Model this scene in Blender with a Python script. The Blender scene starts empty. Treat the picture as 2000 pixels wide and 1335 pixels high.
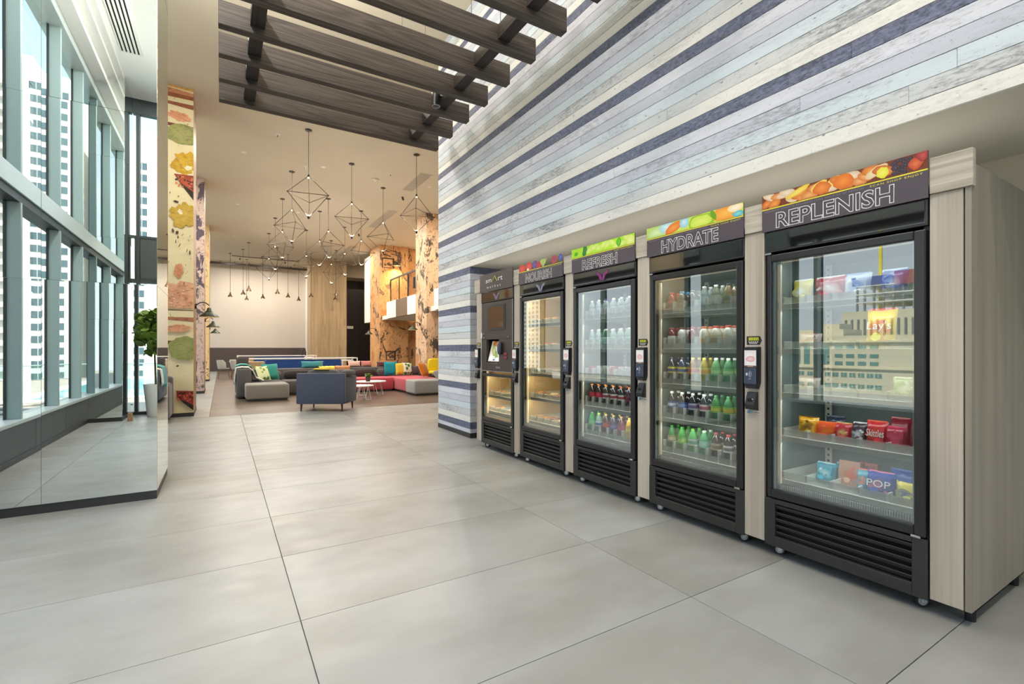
import bpy, bmesh, math, random
from mathutils import Vector, Matrix
random.seed(7)
PI = math.pi
SC = bpy.context.scene
COL = SC.collection

# ------------------------------------------------------------------ camera, sky, sun, exposure
cam = bpy.data.cameras.new('camera')
cam.sensor_width = 36.0
cam.lens = 933.7 / 2000 * 36
cam.shift_y = 13.8 / 2000
cam.clip_start = 0.05
cam.clip_end = 2000
camo = bpy.data.objects.new('camera', cam)
COL.objects.link(camo)
camo.location = (0, 0, 1.32)
camo.rotation_euler = (PI / 2, 0, -math.atan(568 / 933.7))
SC.camera = camo

SC.view_settings.view_transform = 'Standard'
SC.view_settings.look = 'None'
SC.view_settings.gamma = 1
SC.view_settings.use_curve_mapping = False
SC.view_settings.exposure = 1.2
SC.cycles.max_bounces = 12
SC.cycles.transparent_max_bounces = 24
SC.cycles.diffuse_bounces = 5
SC.cycles.glossy_bounces = 6
SC.cycles.transmission_bounces = 8
SC.cycles.caustics_reflective = False
SC.cycles.caustics_refractive = False
SC.cycles.sample_clamp_indirect = 4.0

SKY = 1.0
W = bpy.data.worlds.new('sky')
SC.world = W
W.use_nodes = True
nt = W.node_tree
nt.nodes.clear()
tc = nt.nodes.new('ShaderNodeTexCoord')
sep = nt.nodes.new('ShaderNodeSeparateXYZ')
nt.links.new(tc.outputs['Generated'], sep.inputs[0])
rmp = nt.nodes.new('ShaderNodeValToRGB')
rmp.color_ramp.elements[0].position = 0.0
rmp.color_ramp.elements[0].color = (0.86, 0.90, 0.94, 1)
rmp.color_ramp.elements[1].position = 0.55
rmp.color_ramp.elements[1].color = (0.40, 0.58, 0.84, 1)
nt.links.new(sep.outputs['Z'], rmp.inputs[0])
nz = nt.nodes.new('ShaderNodeTexNoise')
nz.inputs['Scale'].default_value = 2.6
nz.inputs['Detail'].default_value = 6
mp = nt.nodes.new('ShaderNodeMapping')
mp.inputs['Scale'].default_value = (1, 1, 2.6)
nt.links.new(tc.outputs['Generated'], mp.inputs[0])
nt.links.new(mp.outputs[0], nz.inputs['Vector'])
cr = nt.nodes.new('ShaderNodeValToRGB')
cr.color_ramp.elements[0].position = 0.48
cr.color_ramp.elements[0].color = (0, 0, 0, 1)
cr.color_ramp.elements[1].position = 0.72
cr.color_ramp.elements[1].color = (1, 1, 1, 1)
nt.links.new(nz.outputs['Fac'], cr.inputs[0])
mx = nt.nodes.new('ShaderNodeMixRGB')
nt.links.new(cr.outputs[0], mx.inputs[0])
nt.links.new(rmp.outputs[0], mx.inputs[1])
mx.inputs[2].default_value = (0.93, 0.95, 0.97, 1)
bgn = nt.nodes.new('ShaderNodeBackground')
bgn.inputs['Strength'].default_value = SKY
nt.links.new(mx.outputs[0], bgn.inputs[0])
wo = nt.nodes.new('ShaderNodeOutputWorld')
nt.links.new(bgn.outputs[0], wo.inputs[0])

sun = bpy.data.lights.new('sun', 'SUN')
sun.energy = 5.0
sun.angle = 0.01
sun.color = (1.0, 0.95, 0.86)
suno = bpy.data.objects.new('sun', sun)
COL.objects.link(suno)
suno.rotation_euler = (math.radians(-34), math.radians(38), 0)   # from the east-north-east, high
suno.location = (30, 30, 60)

PEND_W = 11.0
LINEAR_FILL_W = 125.0
UPLIGHT_FILL_W = 140.0
SOFFIT_FILL_W = 3.0
DOWN_W = 32.0      # watts of each recessed downlight

# ------------------------------------------------------------------ helpers
ORIG = {}


def lin(c):
    return tuple(((v / 255) / 12.92 if v / 255 <= 0.04045 else ((v / 255 + 0.055) / 1.055) ** 2.4) for v in c)


def empty(name, loc, label=None, cat=None, group=None, kind=None):
    o = bpy.data.objects.new(name, None)
    o.empty_display_size = 0.1
    COL.objects.link(o)
    o.location = loc
    ORIG[o.name] = Vector(loc)
    tag(o, label, cat, group, kind)
    return o


def tag(o, label=None, cat=None, group=None, kind=None):
    if label: o['label'] = label
    if cat: o['category'] = cat
    if group: o['group'] = group
    if kind: o['kind'] = kind
    return o


def mesh_of(bm, name, mats, smooth=False):
    me = bpy.data.meshes.new(name)
    bm.normal_update()
    bm.to_mesh(me)
    bm.free()
    if not isinstance(mats, (list, tuple)): mats = [mats]
    for m in mats: me.materials.append(m)
    if smooth:
        for p in me.polygons: p.use_smooth = True
        try:
            me.set_sharp_from_angle(angle=math.radians(40))
        except Exception:
            pass
    return me


def link(name, me, parent=None, loc=None):
    """put a mesh (already local to its parent / loc) into the scene"""
    o = bpy.data.objects.new(name, me)
    COL.objects.link(o)
    if parent is not None:
        o.parent = parent
        ORIG[o.name] = ORIG[parent.name] + Vector(loc or (0, 0, 0))
        if loc: o.location = loc
    else:
        o.location = loc or (0, 0, 0)
        ORIG[o.name] = Vector(o.location)
    return o


def obj(name, bm, mats, parent=None, smooth=False, at=None):
    """bm in WORLD coordinates; origin goes to the parent's root, or to 'at'"""
    off = ORIG[parent.name] if parent is not None else Vector(at or (0, 0, 0))
    bmesh.ops.translate(bm, verts=bm.verts, vec=-off)
    me = mesh_of(bm, name, mats, smooth)
    return link(name, me, parent, None if parent is not None else off)


def BM(): return bmesh.new()


def box(bm, x0, x1, y0, y1, z0, z1, mi=0, bev=0.0, seg=1):
    vs = [bm.verts.new((x, y, z)) for x in (x0, x1) for y in (y0, y1) for z in (z0, z1)]
    q = [(0, 1, 3, 2), (4, 6, 7, 5), (0, 4, 5, 1), (2, 3, 7, 6), (0, 2, 6, 4), (1, 5, 7, 3)]
    fs = [bm.faces.new([vs[i] for i in f]) for f in q]
    for f in fs: f.material_index = mi
    if bev > 0:
        es = list({e for f in fs for e in f.edges})
        r = bmesh.ops.bevel(bm, geom=es, offset=bev, segments=seg, affect='EDGES', profile=0.5)
        for f in r['faces']: f.material_index = mi
    return bm


def cyl(bm, p0, p1, r0, r1=None, seg=12, mi=0, cap=True):
    p0, p1 = Vector(p0), Vector(p1)
    if r1 is None: r1 = r0
    d = (p1 - p0).normalized()
    a = Vector((0, 0, 1)) if abs(d.z) < 0.9 else Vector((1, 0, 0))
    u = d.cross(a).normalized()
    v = d.cross(u)
    A, B = [], []
    for i in range(seg):
        t = 2 * PI * i / seg
        w = u * math.cos(t) + v * math.sin(t)
        A.append(bm.verts.new(p0 + w * r0))
        B.append(bm.verts.new(p1 + w * r1))
    for i in range(seg):
        j = (i + 1) % seg
        bm.faces.new((A[i], B[i], B[j], A[j])).material_index = mi
    if cap:
        bm.faces.new(A).material_index = mi
        bm.faces.new(B[::-1]).material_index = mi
    return bm


def lathe(bm, prof, c=(0, 0, 0), seg=14, mi=0):
    """prof: list of (r, z); closed at both ends when r is 0"""
    c = Vector(c)
    rings = []
    for r, z in prof:
        if r < 1e-5:
            rings.append([bm.verts.new(c + Vector((0, 0, z)))])
        else:
            rings.append([bm.verts.new(c + Vector((r * math.cos(2 * PI * i / seg), r * math.sin(2 * PI * i / seg), z))) for i in range(seg)])
    for a, b in zip(rings, rings[1:]):
        if len(a) == 1 and len(b) == 1: continue
        for i in range(seg):
            j = (i + 1) % seg
            if len(a) == 1: f = (a[0], b[j], b[i])
            elif len(b) == 1: f = (a[i], a[j], b[0])
            else: f = (a[i], a[j], b[j], b[i])
            bm.faces.new(f).material_index = mi
    return bm


def tube(bm, pts, r, seg=6, mi=0):
    for a, b in zip(pts, pts[1:]):
        cyl(bm, a, b, r, r, seg, mi)
    return bm


def quad(bm, pts, mi=0):
    bm.faces.new([bm.verts.new(p) for p in pts]).material_index = mi


def soft(bm, cx, cy, cz, sx, sy, sz, p=4.0, n=10, mi=0, rot=None, puff=0.0):
    """a superellipsoid block: soft upholstery, cushions, snack bags"""
    R = rot or Matrix.Identity(3)
    def f(t, e): return math.copysign(abs(t) ** e, t)
    e = 2.0 / p
    rings = []
    m = n * 2
    for i in range(n + 1):
        a = -PI / 2 + PI * i / n
        ca, sa = f(math.cos(a), e), f(math.sin(a), e)
        if i in (0, n):
            rings.append([bm.verts.new(R @ Vector((0, 0, sa * sz)) + Vector((cx, cy, cz)))])
            continue
        rings.append([bm.verts.new(R @ Vector((ca * f(math.cos(2 * PI * j / m), e) * sx, ca * f(math.sin(2 * PI * j / m), e) * sy, sa * sz)) + Vector((cx, cy, cz))) for j in range(m)])
    for a, b in zip(rings, rings[1:]):
        for j in range(m):
            k = (j + 1) % m
            if len(a) == 1: g = (a[0], b[k], b[j])
            elif len(b) == 1: g = (a[j], a[k], b[0])
            else: g = (a[j], a[k], b[k], b[j])
            bm.faces.new(g).material_index = mi
    return bm


def pillow(bm, c, w, h, t, rot, mi=0, n=8):
    """square cushion with pinched edges: w x h in its own XZ plane, thickness t along Y"""
    c = Vector(c)
    grid = {}
    for s in (1, -1):
        for i in range(n + 1):
            for j in range(n + 1):
                if s < 0 and (i in (0, n) or j in (0, n)):
                    grid[s, i, j] = grid[1, i, j]
                    continue
                u, v = 2 * i / n - 1, 2 * j / n - 1
                th = t / 2 * ((1 - u ** 4) * (1 - v ** 4)) ** 0.6
                k = 1 - 0.08 * (1 - abs(u * v)) * (max(abs(u), abs(v)) ** 4)
                grid[s, i, j] = bm.verts.new(c + rot @ Vector((u * k * w / 2, s * th, v * k * h / 2)))
    for s in (1, -1):
        for i in range(n):
            for j in range(n):
                q = [grid[s, i, j], grid[s, i + 1, j], grid[s, i + 1, j + 1], grid[s, i, j + 1]]
                if s > 0: q.reverse()
                try: bm.faces.new(q).material_index = mi
                except ValueError: pass
    return bm


def rotz(a): return Matrix.Rotation(a, 3, 'Z')


def copy_tree(o, parent=None):
    c = o.copy()
    COL.objects.link(c)
    if parent is not None: c.parent = parent
    ORIG[c.name] = ORIG[o.name].copy()
    for ch in list(o.children): copy_tree(ch, c)
    return c


ORD = ['first', 'second', 'third', 'fourth', 'fifth', 'sixth', 'seventh', 'eighth', 'ninth', 'tenth', 'eleventh', 'twelfth', 'thirteenth', 'fourteenth', 'fifteenth', 'sixteenth']

# ------------------------------------------------------------------ materials
MATS = {}


def newmat(name):
    m = bpy.data.materials.new(name)
    m.use_nodes = True
    n = m.node_tree
    n.nodes.clear()
    out = n.nodes.new('ShaderNodeOutputMaterial')
    b = n.nodes.new('ShaderNodeBsdfPrincipled')
    n.links.new(b.outputs[0], out.inputs[0])
    return m, n, b, out


def N(n, t, **kw):
    x = n.nodes.new(t)
    for k, v in kw.items():
        if k in x.inputs: x.inputs[k].default_value = v
        else: setattr(x, k, v)
    return x


def coords(n, scale=(1, 1, 1), rnd=0.0, kind='Object'):
    tc = n.nodes.new('ShaderNodeTexCoord')
    mp = n.nodes.new('ShaderNodeMapping')
    mp.inputs['Scale'].default_value = scale
    n.links.new(tc.outputs[kind], mp.inputs[0])
    if rnd:
        oi = n.nodes.new('ShaderNodeObjectInfo')
        mu = N(n, 'ShaderNodeMath', operation='MULTIPLY')
        mu.inputs[1].default_value = rnd
        n.links.new(oi.outputs['Random'], mu.inputs[0])
        cb = n.nodes.new('ShaderNodeCombineXYZ')
        for i in range(3): n.links.new(mu.outputs[0], cb.inputs[i])
        n.links.new(cb.outputs[0], mp.inputs['Location'])
    return mp


def ramp(n, stops):
    r = n.nodes.new('ShaderNodeValToRGB')
    e = r.color_ramp.elements
    while len(e) < len(stops): e.new(0.5)
    for x, (p, c) in zip(e, stops):
        x.position = p
        x.color = tuple(c) + (1,) if len(c) == 3 else c
    return r


def plain(name, rgb, rough=0.5, metal=0.0, spec=0.5, noise=0.0, nscale=20, bump=0.0, emit=0.0, coat=0.0, emc=None, sheen=0.0):
    if name in MATS: return MATS[name]
    m, n, b, out = newmat(name)
    c = lin(rgb)
    b.inputs['Base Color'].default_value = c + (1,)
    b.inputs['Roughness'].default_value = rough
    b.inputs['Metallic'].default_value = metal
    b.inputs['Specular IOR Level'].default_value = spec
    if coat: b.inputs['Coat Weight'].default_value = coat
    if sheen: b.inputs['Sheen Weight'].default_value = sheen
    if emit:
        b.inputs['Emission Color'].default_value = lin(emc or rgb) + (1,)
        b.inputs['Emission Strength'].default_value = emit
    if noise or bump:
        mp = coords(n)
        t = N(n, 'ShaderNodeTexNoise', Scale=nscale, Detail=4.0)
        n.links.new(mp.outputs[0], t.inputs['Vector'])
        if noise:
            r = ramp(n, [(0.3, tuple(v * (1 - noise) for v in c)), (0.7, tuple(min(1, v * (1 + noise)) for v in c))])
            n.links.new(t.outputs['Fac'], r.inputs[0])
            n.links.new(r.outputs[0], b.inputs['Base Color'])
        if bump:
            bp = N(n, 'ShaderNodeBump', Strength=bump, Distance=0.01)
            n.links.new(t.outputs['Fac'], bp.inputs['Height'])
            n.links.new(bp.outputs[0], b.inputs['Normal'])
    MATS[name] = m
    return m


def wood(name, dark, light, axis='z', gscale=1.0, rough=0.5, rings=True, rnd=9.0, spec=0.4):
    """grain stretched along one axis, with soft cathedral figure"""
    if name in MATS: return MATS[name]
    m, n, b, out = newmat(name)
    st = {'x': (0.35, 9, 9), 'y': (9, 0.35, 9), 'z': (9, 9, 0.35)}[axis]
    mp = coords(n, tuple(s * gscale for s in st), rnd)
    w = N(n, 'ShaderNodeTexNoise', Scale=1.0, Detail=2.0)
    n.links.new(mp.outputs[0], w.inputs['Vector'])
    if rings:
        mu = N(n, 'ShaderNodeMath', operation='MULTIPLY'); mu.inputs[1].default_value = 24
        n.links.new(w.outputs['Fac'], mu.inputs[0])
        fr = N(n, 'ShaderNodeMath', operation='PINGPONG'); fr.inputs[1].default_value = 1.0
        n.links.new(mu.outputs[0], fr.inputs[0])
        src = fr.outputs[0]
    else:
        src = w.outputs['Fac']
    st2 = {'x': (1.2, 90, 90), 'y': (90, 1.2, 90), 'z': (90, 90, 1.2)}[axis]
    mp2 = coords(n, st2, rnd)
    f = N(n, 'ShaderNodeTexNoise', Scale=1.0, Detail=3.0)
    n.links.new(mp2.outputs[0], f.inputs['Vector'])
    mix = N(n, 'ShaderNodeMath', operation='MULTIPLY_ADD')
    mix.inputs[1].default_value = 0.35 if rings else 0.9
    n.links.new(src, mix.inputs[0])
    h = N(n, 'ShaderNodeMath', operation='MULTIPLY'); h.inputs[1].default_value = 0.75 if rings else 0.35
    n.links.new(f.outputs['Fac'], h.inputs[0])
    n.links.new(h.outputs[0], mix.inputs[2])
    r = ramp(n, [(0.22, lin(dark)), (0.78, lin(light))])
    n.links.new(mix.outputs[0], r.inputs[0])
    n.links.new(r.outputs[0], b.inputs['Base Color'])
    b.inputs['Roughness'].default_value = rough
    b.inputs['Specular IOR Level'].default_value = spec
    bp = N(n, 'ShaderNodeBump', Strength=0.15, Distance=0.003)
    n.links.new(mix.outputs[0], bp.inputs['Height'])
    n.links.new(bp.outputs[0], b.inputs['Normal'])
    MATS[name] = m
    return m


def plank_mat(name, rgb, worn, pits, streak, mottle=0.0):
    """weathered painted board running along Y"""
    m, n, b, out = newmat(name)
    c = lin(rgb)
    mp = coords(n, (22, 1.6, 22), 13.0)
    t = N(n, 'ShaderNodeTexNoise', Scale=1.0, Detail=5.0, Roughness=0.65)
    n.links.new(mp.outputs[0], t.inputs['Vector'])
    r = ramp(n, [(0.28, tuple(v * (1 - streak) for v in c)), (0.72, tuple(min(1, v * (1 + streak * 0.5)) for v in c))])
    n.links.new(t.outputs['Fac'], r.inputs[0])
    # worn grey patches, thin and long
    mp2 = coords(n, (60, 14, 60), 17.0)
    t2 = N(n, 'ShaderNodeTexNoise', Scale=1.0, Detail=6.0, Roughness=0.75)
    n.links.new(mp2.outputs[0], t2.inputs['Vector'])
    mp3 = coords(n, (3, 0.9, 3), 5.0)
    t3 = N(n, 'ShaderNodeTexNoise', Scale=1.0, Detail=2.0)
    n.links.new(mp3.outputs[0], t3.inputs['Vector'])
    ad = N(n, 'ShaderNodeMath', operation='MULTIPLY')
    n.links.new(t2.outputs['Fac'], ad.inputs[0]); n.links.new(t3.outputs['Fac'], ad.inputs[1])
    wr = ramp(n, [(0.27, (0, 0, 0)), (0.40, (worn, worn, worn))])
    n.links.new(ad.outputs[0], wr.inputs[0])
    mx = n.nodes.new('ShaderNodeMixRGB')
    n.links.new(wr.outputs[0], mx.inputs[0]); n.links.new(r.outputs[0], mx.inputs[1])
    mx.inputs[2].default_value = lin((120, 122, 126)) + (1,)
    # nail holes and pits
    mp4 = coords(n, (16, 7, 16), 3.0)
    v = N(n, 'ShaderNodeTexVoronoi', Scale=1.0)
    n.links.new(mp4.outputs[0], v.inputs['Vector'])
    pr = ramp(n, [(0.05, (pits, pits, pits)), (0.10, (0, 0, 0))])
    n.links.new(v.outputs['Distance'], pr.inputs[0])
    mx2 = n.nodes.new('ShaderNodeMixRGB')
    n.links.new(pr.outputs[0], mx2.inputs[0]); n.links.new(mx.outputs[0], mx2.inputs[1])
    mx2.inputs[2].default_value = lin((70, 70, 74)) + (1,)
    last = mx2
    mp6 = coords(n, (95, 48, 95), 11.0)
    t6 = N(n, 'ShaderNodeTexNoise', Scale=1.0, Detail=3.0, Roughness=0.6)
    n.links.new(mp6.outputs[0], t6.inputs['Vector'])
    r6 = ramp(n, [(0.645, (1, 1, 1)), (0.70, (0.62, 0.62, 0.63))])
    n.links.new(t6.outputs['Fac'], r6.inputs[0])
    last = N(n, 'ShaderNodeMixRGB', blend_type='MULTIPLY'); last.inputs[0].default_value = 1
    n.links.new(mx2.outputs[0], last.inputs[1]); n.links.new(r6.outputs[0], last.inputs[2])
    if mottle:
        mp5 = coords(n, (70, 30, 70), 7.0)
        t5 = N(n, 'ShaderNodeTexNoise', Scale=1.0, Detail=4.0, Roughness=0.7)
        n.links.new(mp5.outputs[0], t5.inputs['Vector'])
        r5 = ramp(n, [(0.32, (1 - mottle,) * 3), (0.5, (1, 1, 1)), (0.66, (1 + mottle * 0.9,) * 3)])
        n.links.new(t5.outputs['Fac'], r5.inputs[0])
        prev = last
        last = N(n, 'ShaderNodeMixRGB', blend_type='MULTIPLY'); last.inputs[0].default_value = 1
        n.links.new(prev.outputs[0], last.inputs[1]); n.links.new(r5.outputs[0], last.inputs[2])
    n.links.new(last.outputs[0], b.inputs['Base Color'])
    b.inputs['Roughness'].default_value = 0.7
    b.inputs['Specular IOR Level'].default_value = 0.25
    bp = N(n, 'ShaderNodeBump', Strength=0.25, Distance=0.004)
    n.links.new(t2.outputs['Fac'], bp.inputs['Height'])
    n.links.new(bp.outputs[0], b.inputs['Normal'])
    return m


def glass_mat(name, tint, ior, rough=0.0):
    """one pane: see-through with a Fresnel mirror layer"""
    m, n, b, out = newmat(name)
    n.nodes.remove(b)
    tr = n.nodes.new('ShaderNodeBsdfTransparent')
    tr.inputs[0].default_value = tint + (1,)
    gl = n.nodes.new('ShaderNodeBsdfGlossy')
    gl.inputs['Roughness'].default_value = rough
    gl.inputs[0].default_value = (0.97, 1.0, 0.98, 1)
    fr = N(n, 'ShaderNodeFresnel', IOR=ior)
    mx = n.nodes.new('ShaderNodeMixShader')
    n.links.new(fr.outputs[0], mx.inputs[0])
    n.links.new(tr.outputs[0], mx.inputs[1])
    n.links.new(gl.outputs[0], mx.inputs[2])
    n.links.new(mx.outputs[0], out.inputs[0])
    return m


def clear_mat(name, rgb, alpha_t, rough=0.15):
    """translucent plastic: coloured see-through mixed with a plain body"""
    m, n, b, out = newmat(name)
    b.inputs['Base Color'].default_value = lin(rgb) + (1,)
    b.inputs['Roughness'].default_value = rough
    tr = n.nodes.new('ShaderNodeBsdfTransparent')
    c = lin(rgb)
    tr.inputs[0].default_value = tuple(0.35 + 0.65 * v for v in c) + (1,)
    mx = n.nodes.new('ShaderNodeMixShader')
    mx.inputs[0].default_value = alpha_t
    n.links.new(b.outputs[0], mx.inputs[1])
    n.links.new(tr.outputs[0], mx.inputs[2])
    n.links.new(mx.outputs[0], out.inputs[0])
    return m


def print_mat(name, rough=0.5):
    """flat print: colours come from the mesh's own colour attribute"""
    m, n, b, out = newmat(name)
    a = N(n, 'ShaderNodeVertexColor', layer_name='ink')
    n.links.new(a.outputs['Color'], b.inputs['Base Color'])
    b.inputs['Roughness'].default_value = rough
    b.inputs['Specular IOR Level'].default_value = 0.3
    return m


def tile_mat():
    m, n, b, out = newmat('concrete tile')
    mp = coords(n, (0.9, 1.6, 1), 31.0)
    t = N(n, 'ShaderNodeTexNoise', Scale=1.2, Detail=6.0, Roughness=0.55)
    n.links.new(mp.outputs[0], t.inputs['Vector'])
    r = ramp(n, [(0.30, lin((138, 137, 131))), (0.55, lin((153, 154, 151))), (0.75, lin((161, 163, 161)))])
    n.links.new(t.outputs['Fac'], r.inputs[0])
    oi = n.nodes.new('ShaderNodeObjectInfo')
    hr = ramp(n, [(0.0, (0.93, 0.915, 0.895)), (1.0, (1.03, 1.03, 1.03))])
    n.links.new(oi.outputs['Random'], hr.inputs[0])
    mx = N(n, 'ShaderNodeMixRGB', blend_type='MULTIPLY')
    mx.inputs[0].default_value = 1
    n.links.new(r.outputs[0], mx.inputs[1]); n.links.new(hr.outputs[0], mx.inputs[2])
    n.links.new(mx.outputs[0], b.inputs['Base Color'])
    t2 = N(n, 'ShaderNodeTexNoise', Scale=5, Detail=3.0)
    n.links.new(mp.outputs[0], t2.inputs['Vector'])
    rr = ramp(n, [(0.3, (0.30, 0.30, 0.30)), (0.7, (0.42, 0.42, 0.42))])
    n.links.new(t2.outputs['Fac'], rr.inputs[0])
    n.links.new(rr.outputs[0], b.inputs['Roughness'])
    b.inputs['Specular IOR Level'].default_value = 0.45
    return m


def woodfloor_mat():
    m, n, b, out = newmat('brown plank floor')
    mp = coords(n)
    br = N(n, 'ShaderNodeTexBrick')
    br.inputs['Scale'].default_value = 1.0
    br.inputs['Mortar Size'].default_value = 0.004
    br.inputs['Brick Width'].default_value = 1.2
    br.inputs['Row Height'].default_value = 0.2
    br.inputs['Color1'].default_value = lin((92, 79, 67)) + (1,)
    br.inputs['Color2'].default_value = lin((116, 99, 84)) + (1,)
    br.inputs['Mortar'].default_value = lin((70, 58, 50)) + (1,)
    n.links.new(mp.outputs[0], br.inputs['Vector'])
    mp2 = coords(n, (1.5, 22, 1))
    t = N(n, 'ShaderNodeTexNoise', Scale=1.0, Detail=4.0)
    n.links.new(mp2.outputs[0], t.inputs['Vector'])
    r = ramp(n, [(0.3, (0.78, 0.78, 0.78)), (0.7, (1.1, 1.1, 1.1))])
    n.links.new(t.outputs['Fac'], r.inputs[0])
    mx = N(n, 'ShaderNodeMixRGB', blend_type='MULTIPLY'); mx.inputs[0].default_value = 1
    n.links.new(br.outputs[0], mx.inputs[1]); n.links.new(r.outputs[0], mx.inputs[2])
    n.links.new(mx.outputs[0], b.inputs['Base Color'])
    b.inputs['Roughness'].default_value = 0.32
    return m


def collage_mat(name, base, second, strokes, sc=1.0, thr=0.60):
    """peeling-poster wall covering: torn patches and dark scratches"""
    m, n, b, out = newmat(name)
    mp = coords(n, (1.1 * sc, 1.1 * sc, 0.8 * sc), 0)
    t = N(n, 'ShaderNodeTexNoise', Scale=1.0, Detail=6.0, Roughness=0.62)
    n.links.new(mp.outputs[0], t.inputs['Vector'])
    r = ramp(n, [(0.36, lin(second)), (0.44, lin(base)), (0.58, lin(base)), (0.64, tuple(min(1, v * 1.15) for v in lin(base)))])
    n.links.new(t.outputs['Fac'], r.inputs[0])
    mp2 = coords(n, (1.6 * sc, 1.6 * sc, 1.1 * sc), 0)
    t2 = N(n, 'ShaderNodeTexNoise', Scale=1.0, Detail=8.0, Roughness=0.72, Distortion=0.8)
    n.links.new(mp2.outputs[0], t2.inputs['Vector'])
    r2 = ramp(n, [(thr, (0, 0, 0)), (thr + 0.015, (0.95, 0.95, 0.95))])
    n.links.new(t2.outputs['Fac'], r2.inputs[0])
    mx = n.nodes.new('ShaderNodeMixRGB')
    n.links.new(r2.outputs[0], mx.inputs[0]); n.links.new(r.outputs[0], mx.inputs[1])
    mx.inputs[2].default_value = lin(strokes) + (1,)
    mp3 = coords(n, (2.6 * sc, 2.6 * sc, 1.3 * sc), 0)
    t3 = N(n, 'ShaderNodeTexNoise', Scale=1.0, Detail=3.0, Roughness=0.6, Distortion=2.2)
    n.links.new(mp3.outputs[0], t3.inputs['Vector'])
    r3 = ramp(n, [(0.555, (0, 0, 0)), (0.565, (0.85, 0.85, 0.85)), (0.585, (0.85, 0.85, 0.85)), (0.595, (0, 0, 0))])
    n.links.new(t3.outputs['Fac'], r3.inputs[0])
    mk = ramp(n, [(0.44, (0, 0, 0)), (0.50, (1, 1, 1))])
    n.links.new(t.outputs['Fac'], mk.inputs[0])
    an = N(n, 'ShaderNodeMixRGB', blend_type='MULTIPLY'); an.inputs[0].default_value = 1
    n.links.new(r3.outputs[0], an.inputs[1]); n.links.new(mk.outputs[0], an.inputs[2])
    mx3 = n.nodes.new('ShaderNodeMixRGB')
    n.links.new(an.outputs[0], mx3.inputs[0]); n.links.new(mx.outputs[0], mx3.inputs[1])
    mx3.inputs[2].default_value = tuple(v * 0.8 for v in lin(strokes)) + (1,)
    n.links.new(mx3.outputs[0], b.inputs['Base Color'])
    b.inputs['Roughness'].default_value = 0.65
    return m


def relief_wall_mat():
    m, n, b, out = newmat('white relief plaster')
    b.inputs['Base Color'].default_value = lin((198, 188, 176)) + (1,)
    b.inputs['Roughness'].default_value = 0.6
    mp = coords(n, (1, 1, 1))
    v = N(n, 'ShaderNodeTexVoronoi', Scale=0.55)
    n.links.new(mp.outputs[0], v.inputs['Vector'])
    mu = N(n, 'ShaderNodeMath', operation='MULTIPLY'); mu.inputs[1].default_value = 26
    n.links.new(v.outputs['Distance'], mu.inputs[0])
    fr = N(n, 'ShaderNodeMath', operation='PINGPONG'); fr.inputs[1].default_value = 1.0
    n.links.new(mu.outputs[0], fr.inputs[0])
    bp = N(n, 'ShaderNodeBump', Strength=0.16, Distance=0.015)
    n.links.new(fr.outputs[0], bp.inputs['Height'])
    n.links.new(bp.outputs[0], b.inputs['Normal'])
    return m


M_PLANK = [plank_mat('board white', (240, 237, 230), 0.25, 0.7, 0.04),
           plank_mat('board worn grey', (214, 216, 216), 0.8, 0.7, 0.10),
           plank_mat('board pale blue', (215, 225, 231), 0.5, 0.7, 0.06),
           plank_mat('board lavender grey', (204, 207, 218), 0.6, 0.5, 0.11),
           plank_mat('board lilac white', (222, 223, 231), 0.6, 0.3, 0.14),
           plank_mat('board dark slate', (112, 117, 138), 0.35, 0.5, 0.3, 0.5)]
M_GAP = plain('board backing', (96, 98, 108), 0.9)
M_TILE = tile_mat()
M_GROUT = plain('grout', (128, 128, 124), 0.9)
M_WOODFL = woodfloor_mat()
M_CEIL = plain('ceiling paint', (203, 192, 171), 0.9, noise=0.01, nscale=2)
M_SOFFIT = plain('soffit paint', (214, 210, 198), 0.85)
M_BEIGE = plain('beige paint', (206, 196, 178), 0.9)
M_WHITE = plain('white paint', (232, 230, 224), 0.7)
M_BLACKBASE = plain('black skirting', (44, 44, 44), 0.5)
M_BEAM = wood('dark stained oak', (50, 43, 40), (98, 88, 81), 'x', 0.8, 0.55)
M_BEAMY = wood('dark stained oak cross', (38, 32, 30), (62, 54, 50), 'y', 0.8, 0.6)
M_OAK = wood('grey oak laminate', (132, 120, 106), (204, 192, 175), 'z', 0.9, 0.45, rings=False)
M_OAKH = wood('grey oak laminate across', (164, 153, 137), (202, 191, 174), 'y', 0.9, 0.45)
M_OAKS = wood('grey oak laminate shaded side', (120, 112, 101), (160, 151, 137), 'z', 0.9, 0.45, rings=False)  # same oak as the posts, shade of the side put into the colour
M_BLACK = plain('black powder coat', (46, 44, 43), 0.42, spec=0.5)
M_BLACK2 = plain('black frame', (36, 35, 35), 0.3, spec=0.5)
M_DARKBROWN = plain('dark bronze panel', (60, 48, 42), 0.4)
M_VOID = plain('dark void', (14, 14, 14), 0.9)
M_GLOSSBLK = plain('black header glass', (18, 18, 20), 0.04, spec=1.0, coat=1.0)
M_LINER = plain('cooler liner', (132, 146, 144), 0.5)  # white liner, its grey-teal lighting put into the colour
M_LINERD = plain('cooler liner dim light tint', (112, 122, 116), 0.5)  # same white liner, dim greenish lighting put into the colour
M_LINERW = plain('cooler liner warm light tint', (226, 200, 150), 0.55)  # same white liner, warm LED light put into the colour
M_SHELF = plain('shelf white', (222, 220, 208), 0.4)
M_CLEARW = clear_mat('clear divider', (240, 242, 238), 0.62)
M_DIV = plain('white divider', (232, 234, 228), 0.4)
M_LED = plain('led strip', (240, 224, 190), 0.5, emit=0.2, emc=(255, 226, 178))
M_LEDC = plain('led strip soft', (226, 216, 190), 0.5, emit=0.08, emc=(255, 236, 204))
M_CHROME = plain('chrome', (210, 212, 214), 0.15, 1.0)
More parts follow.
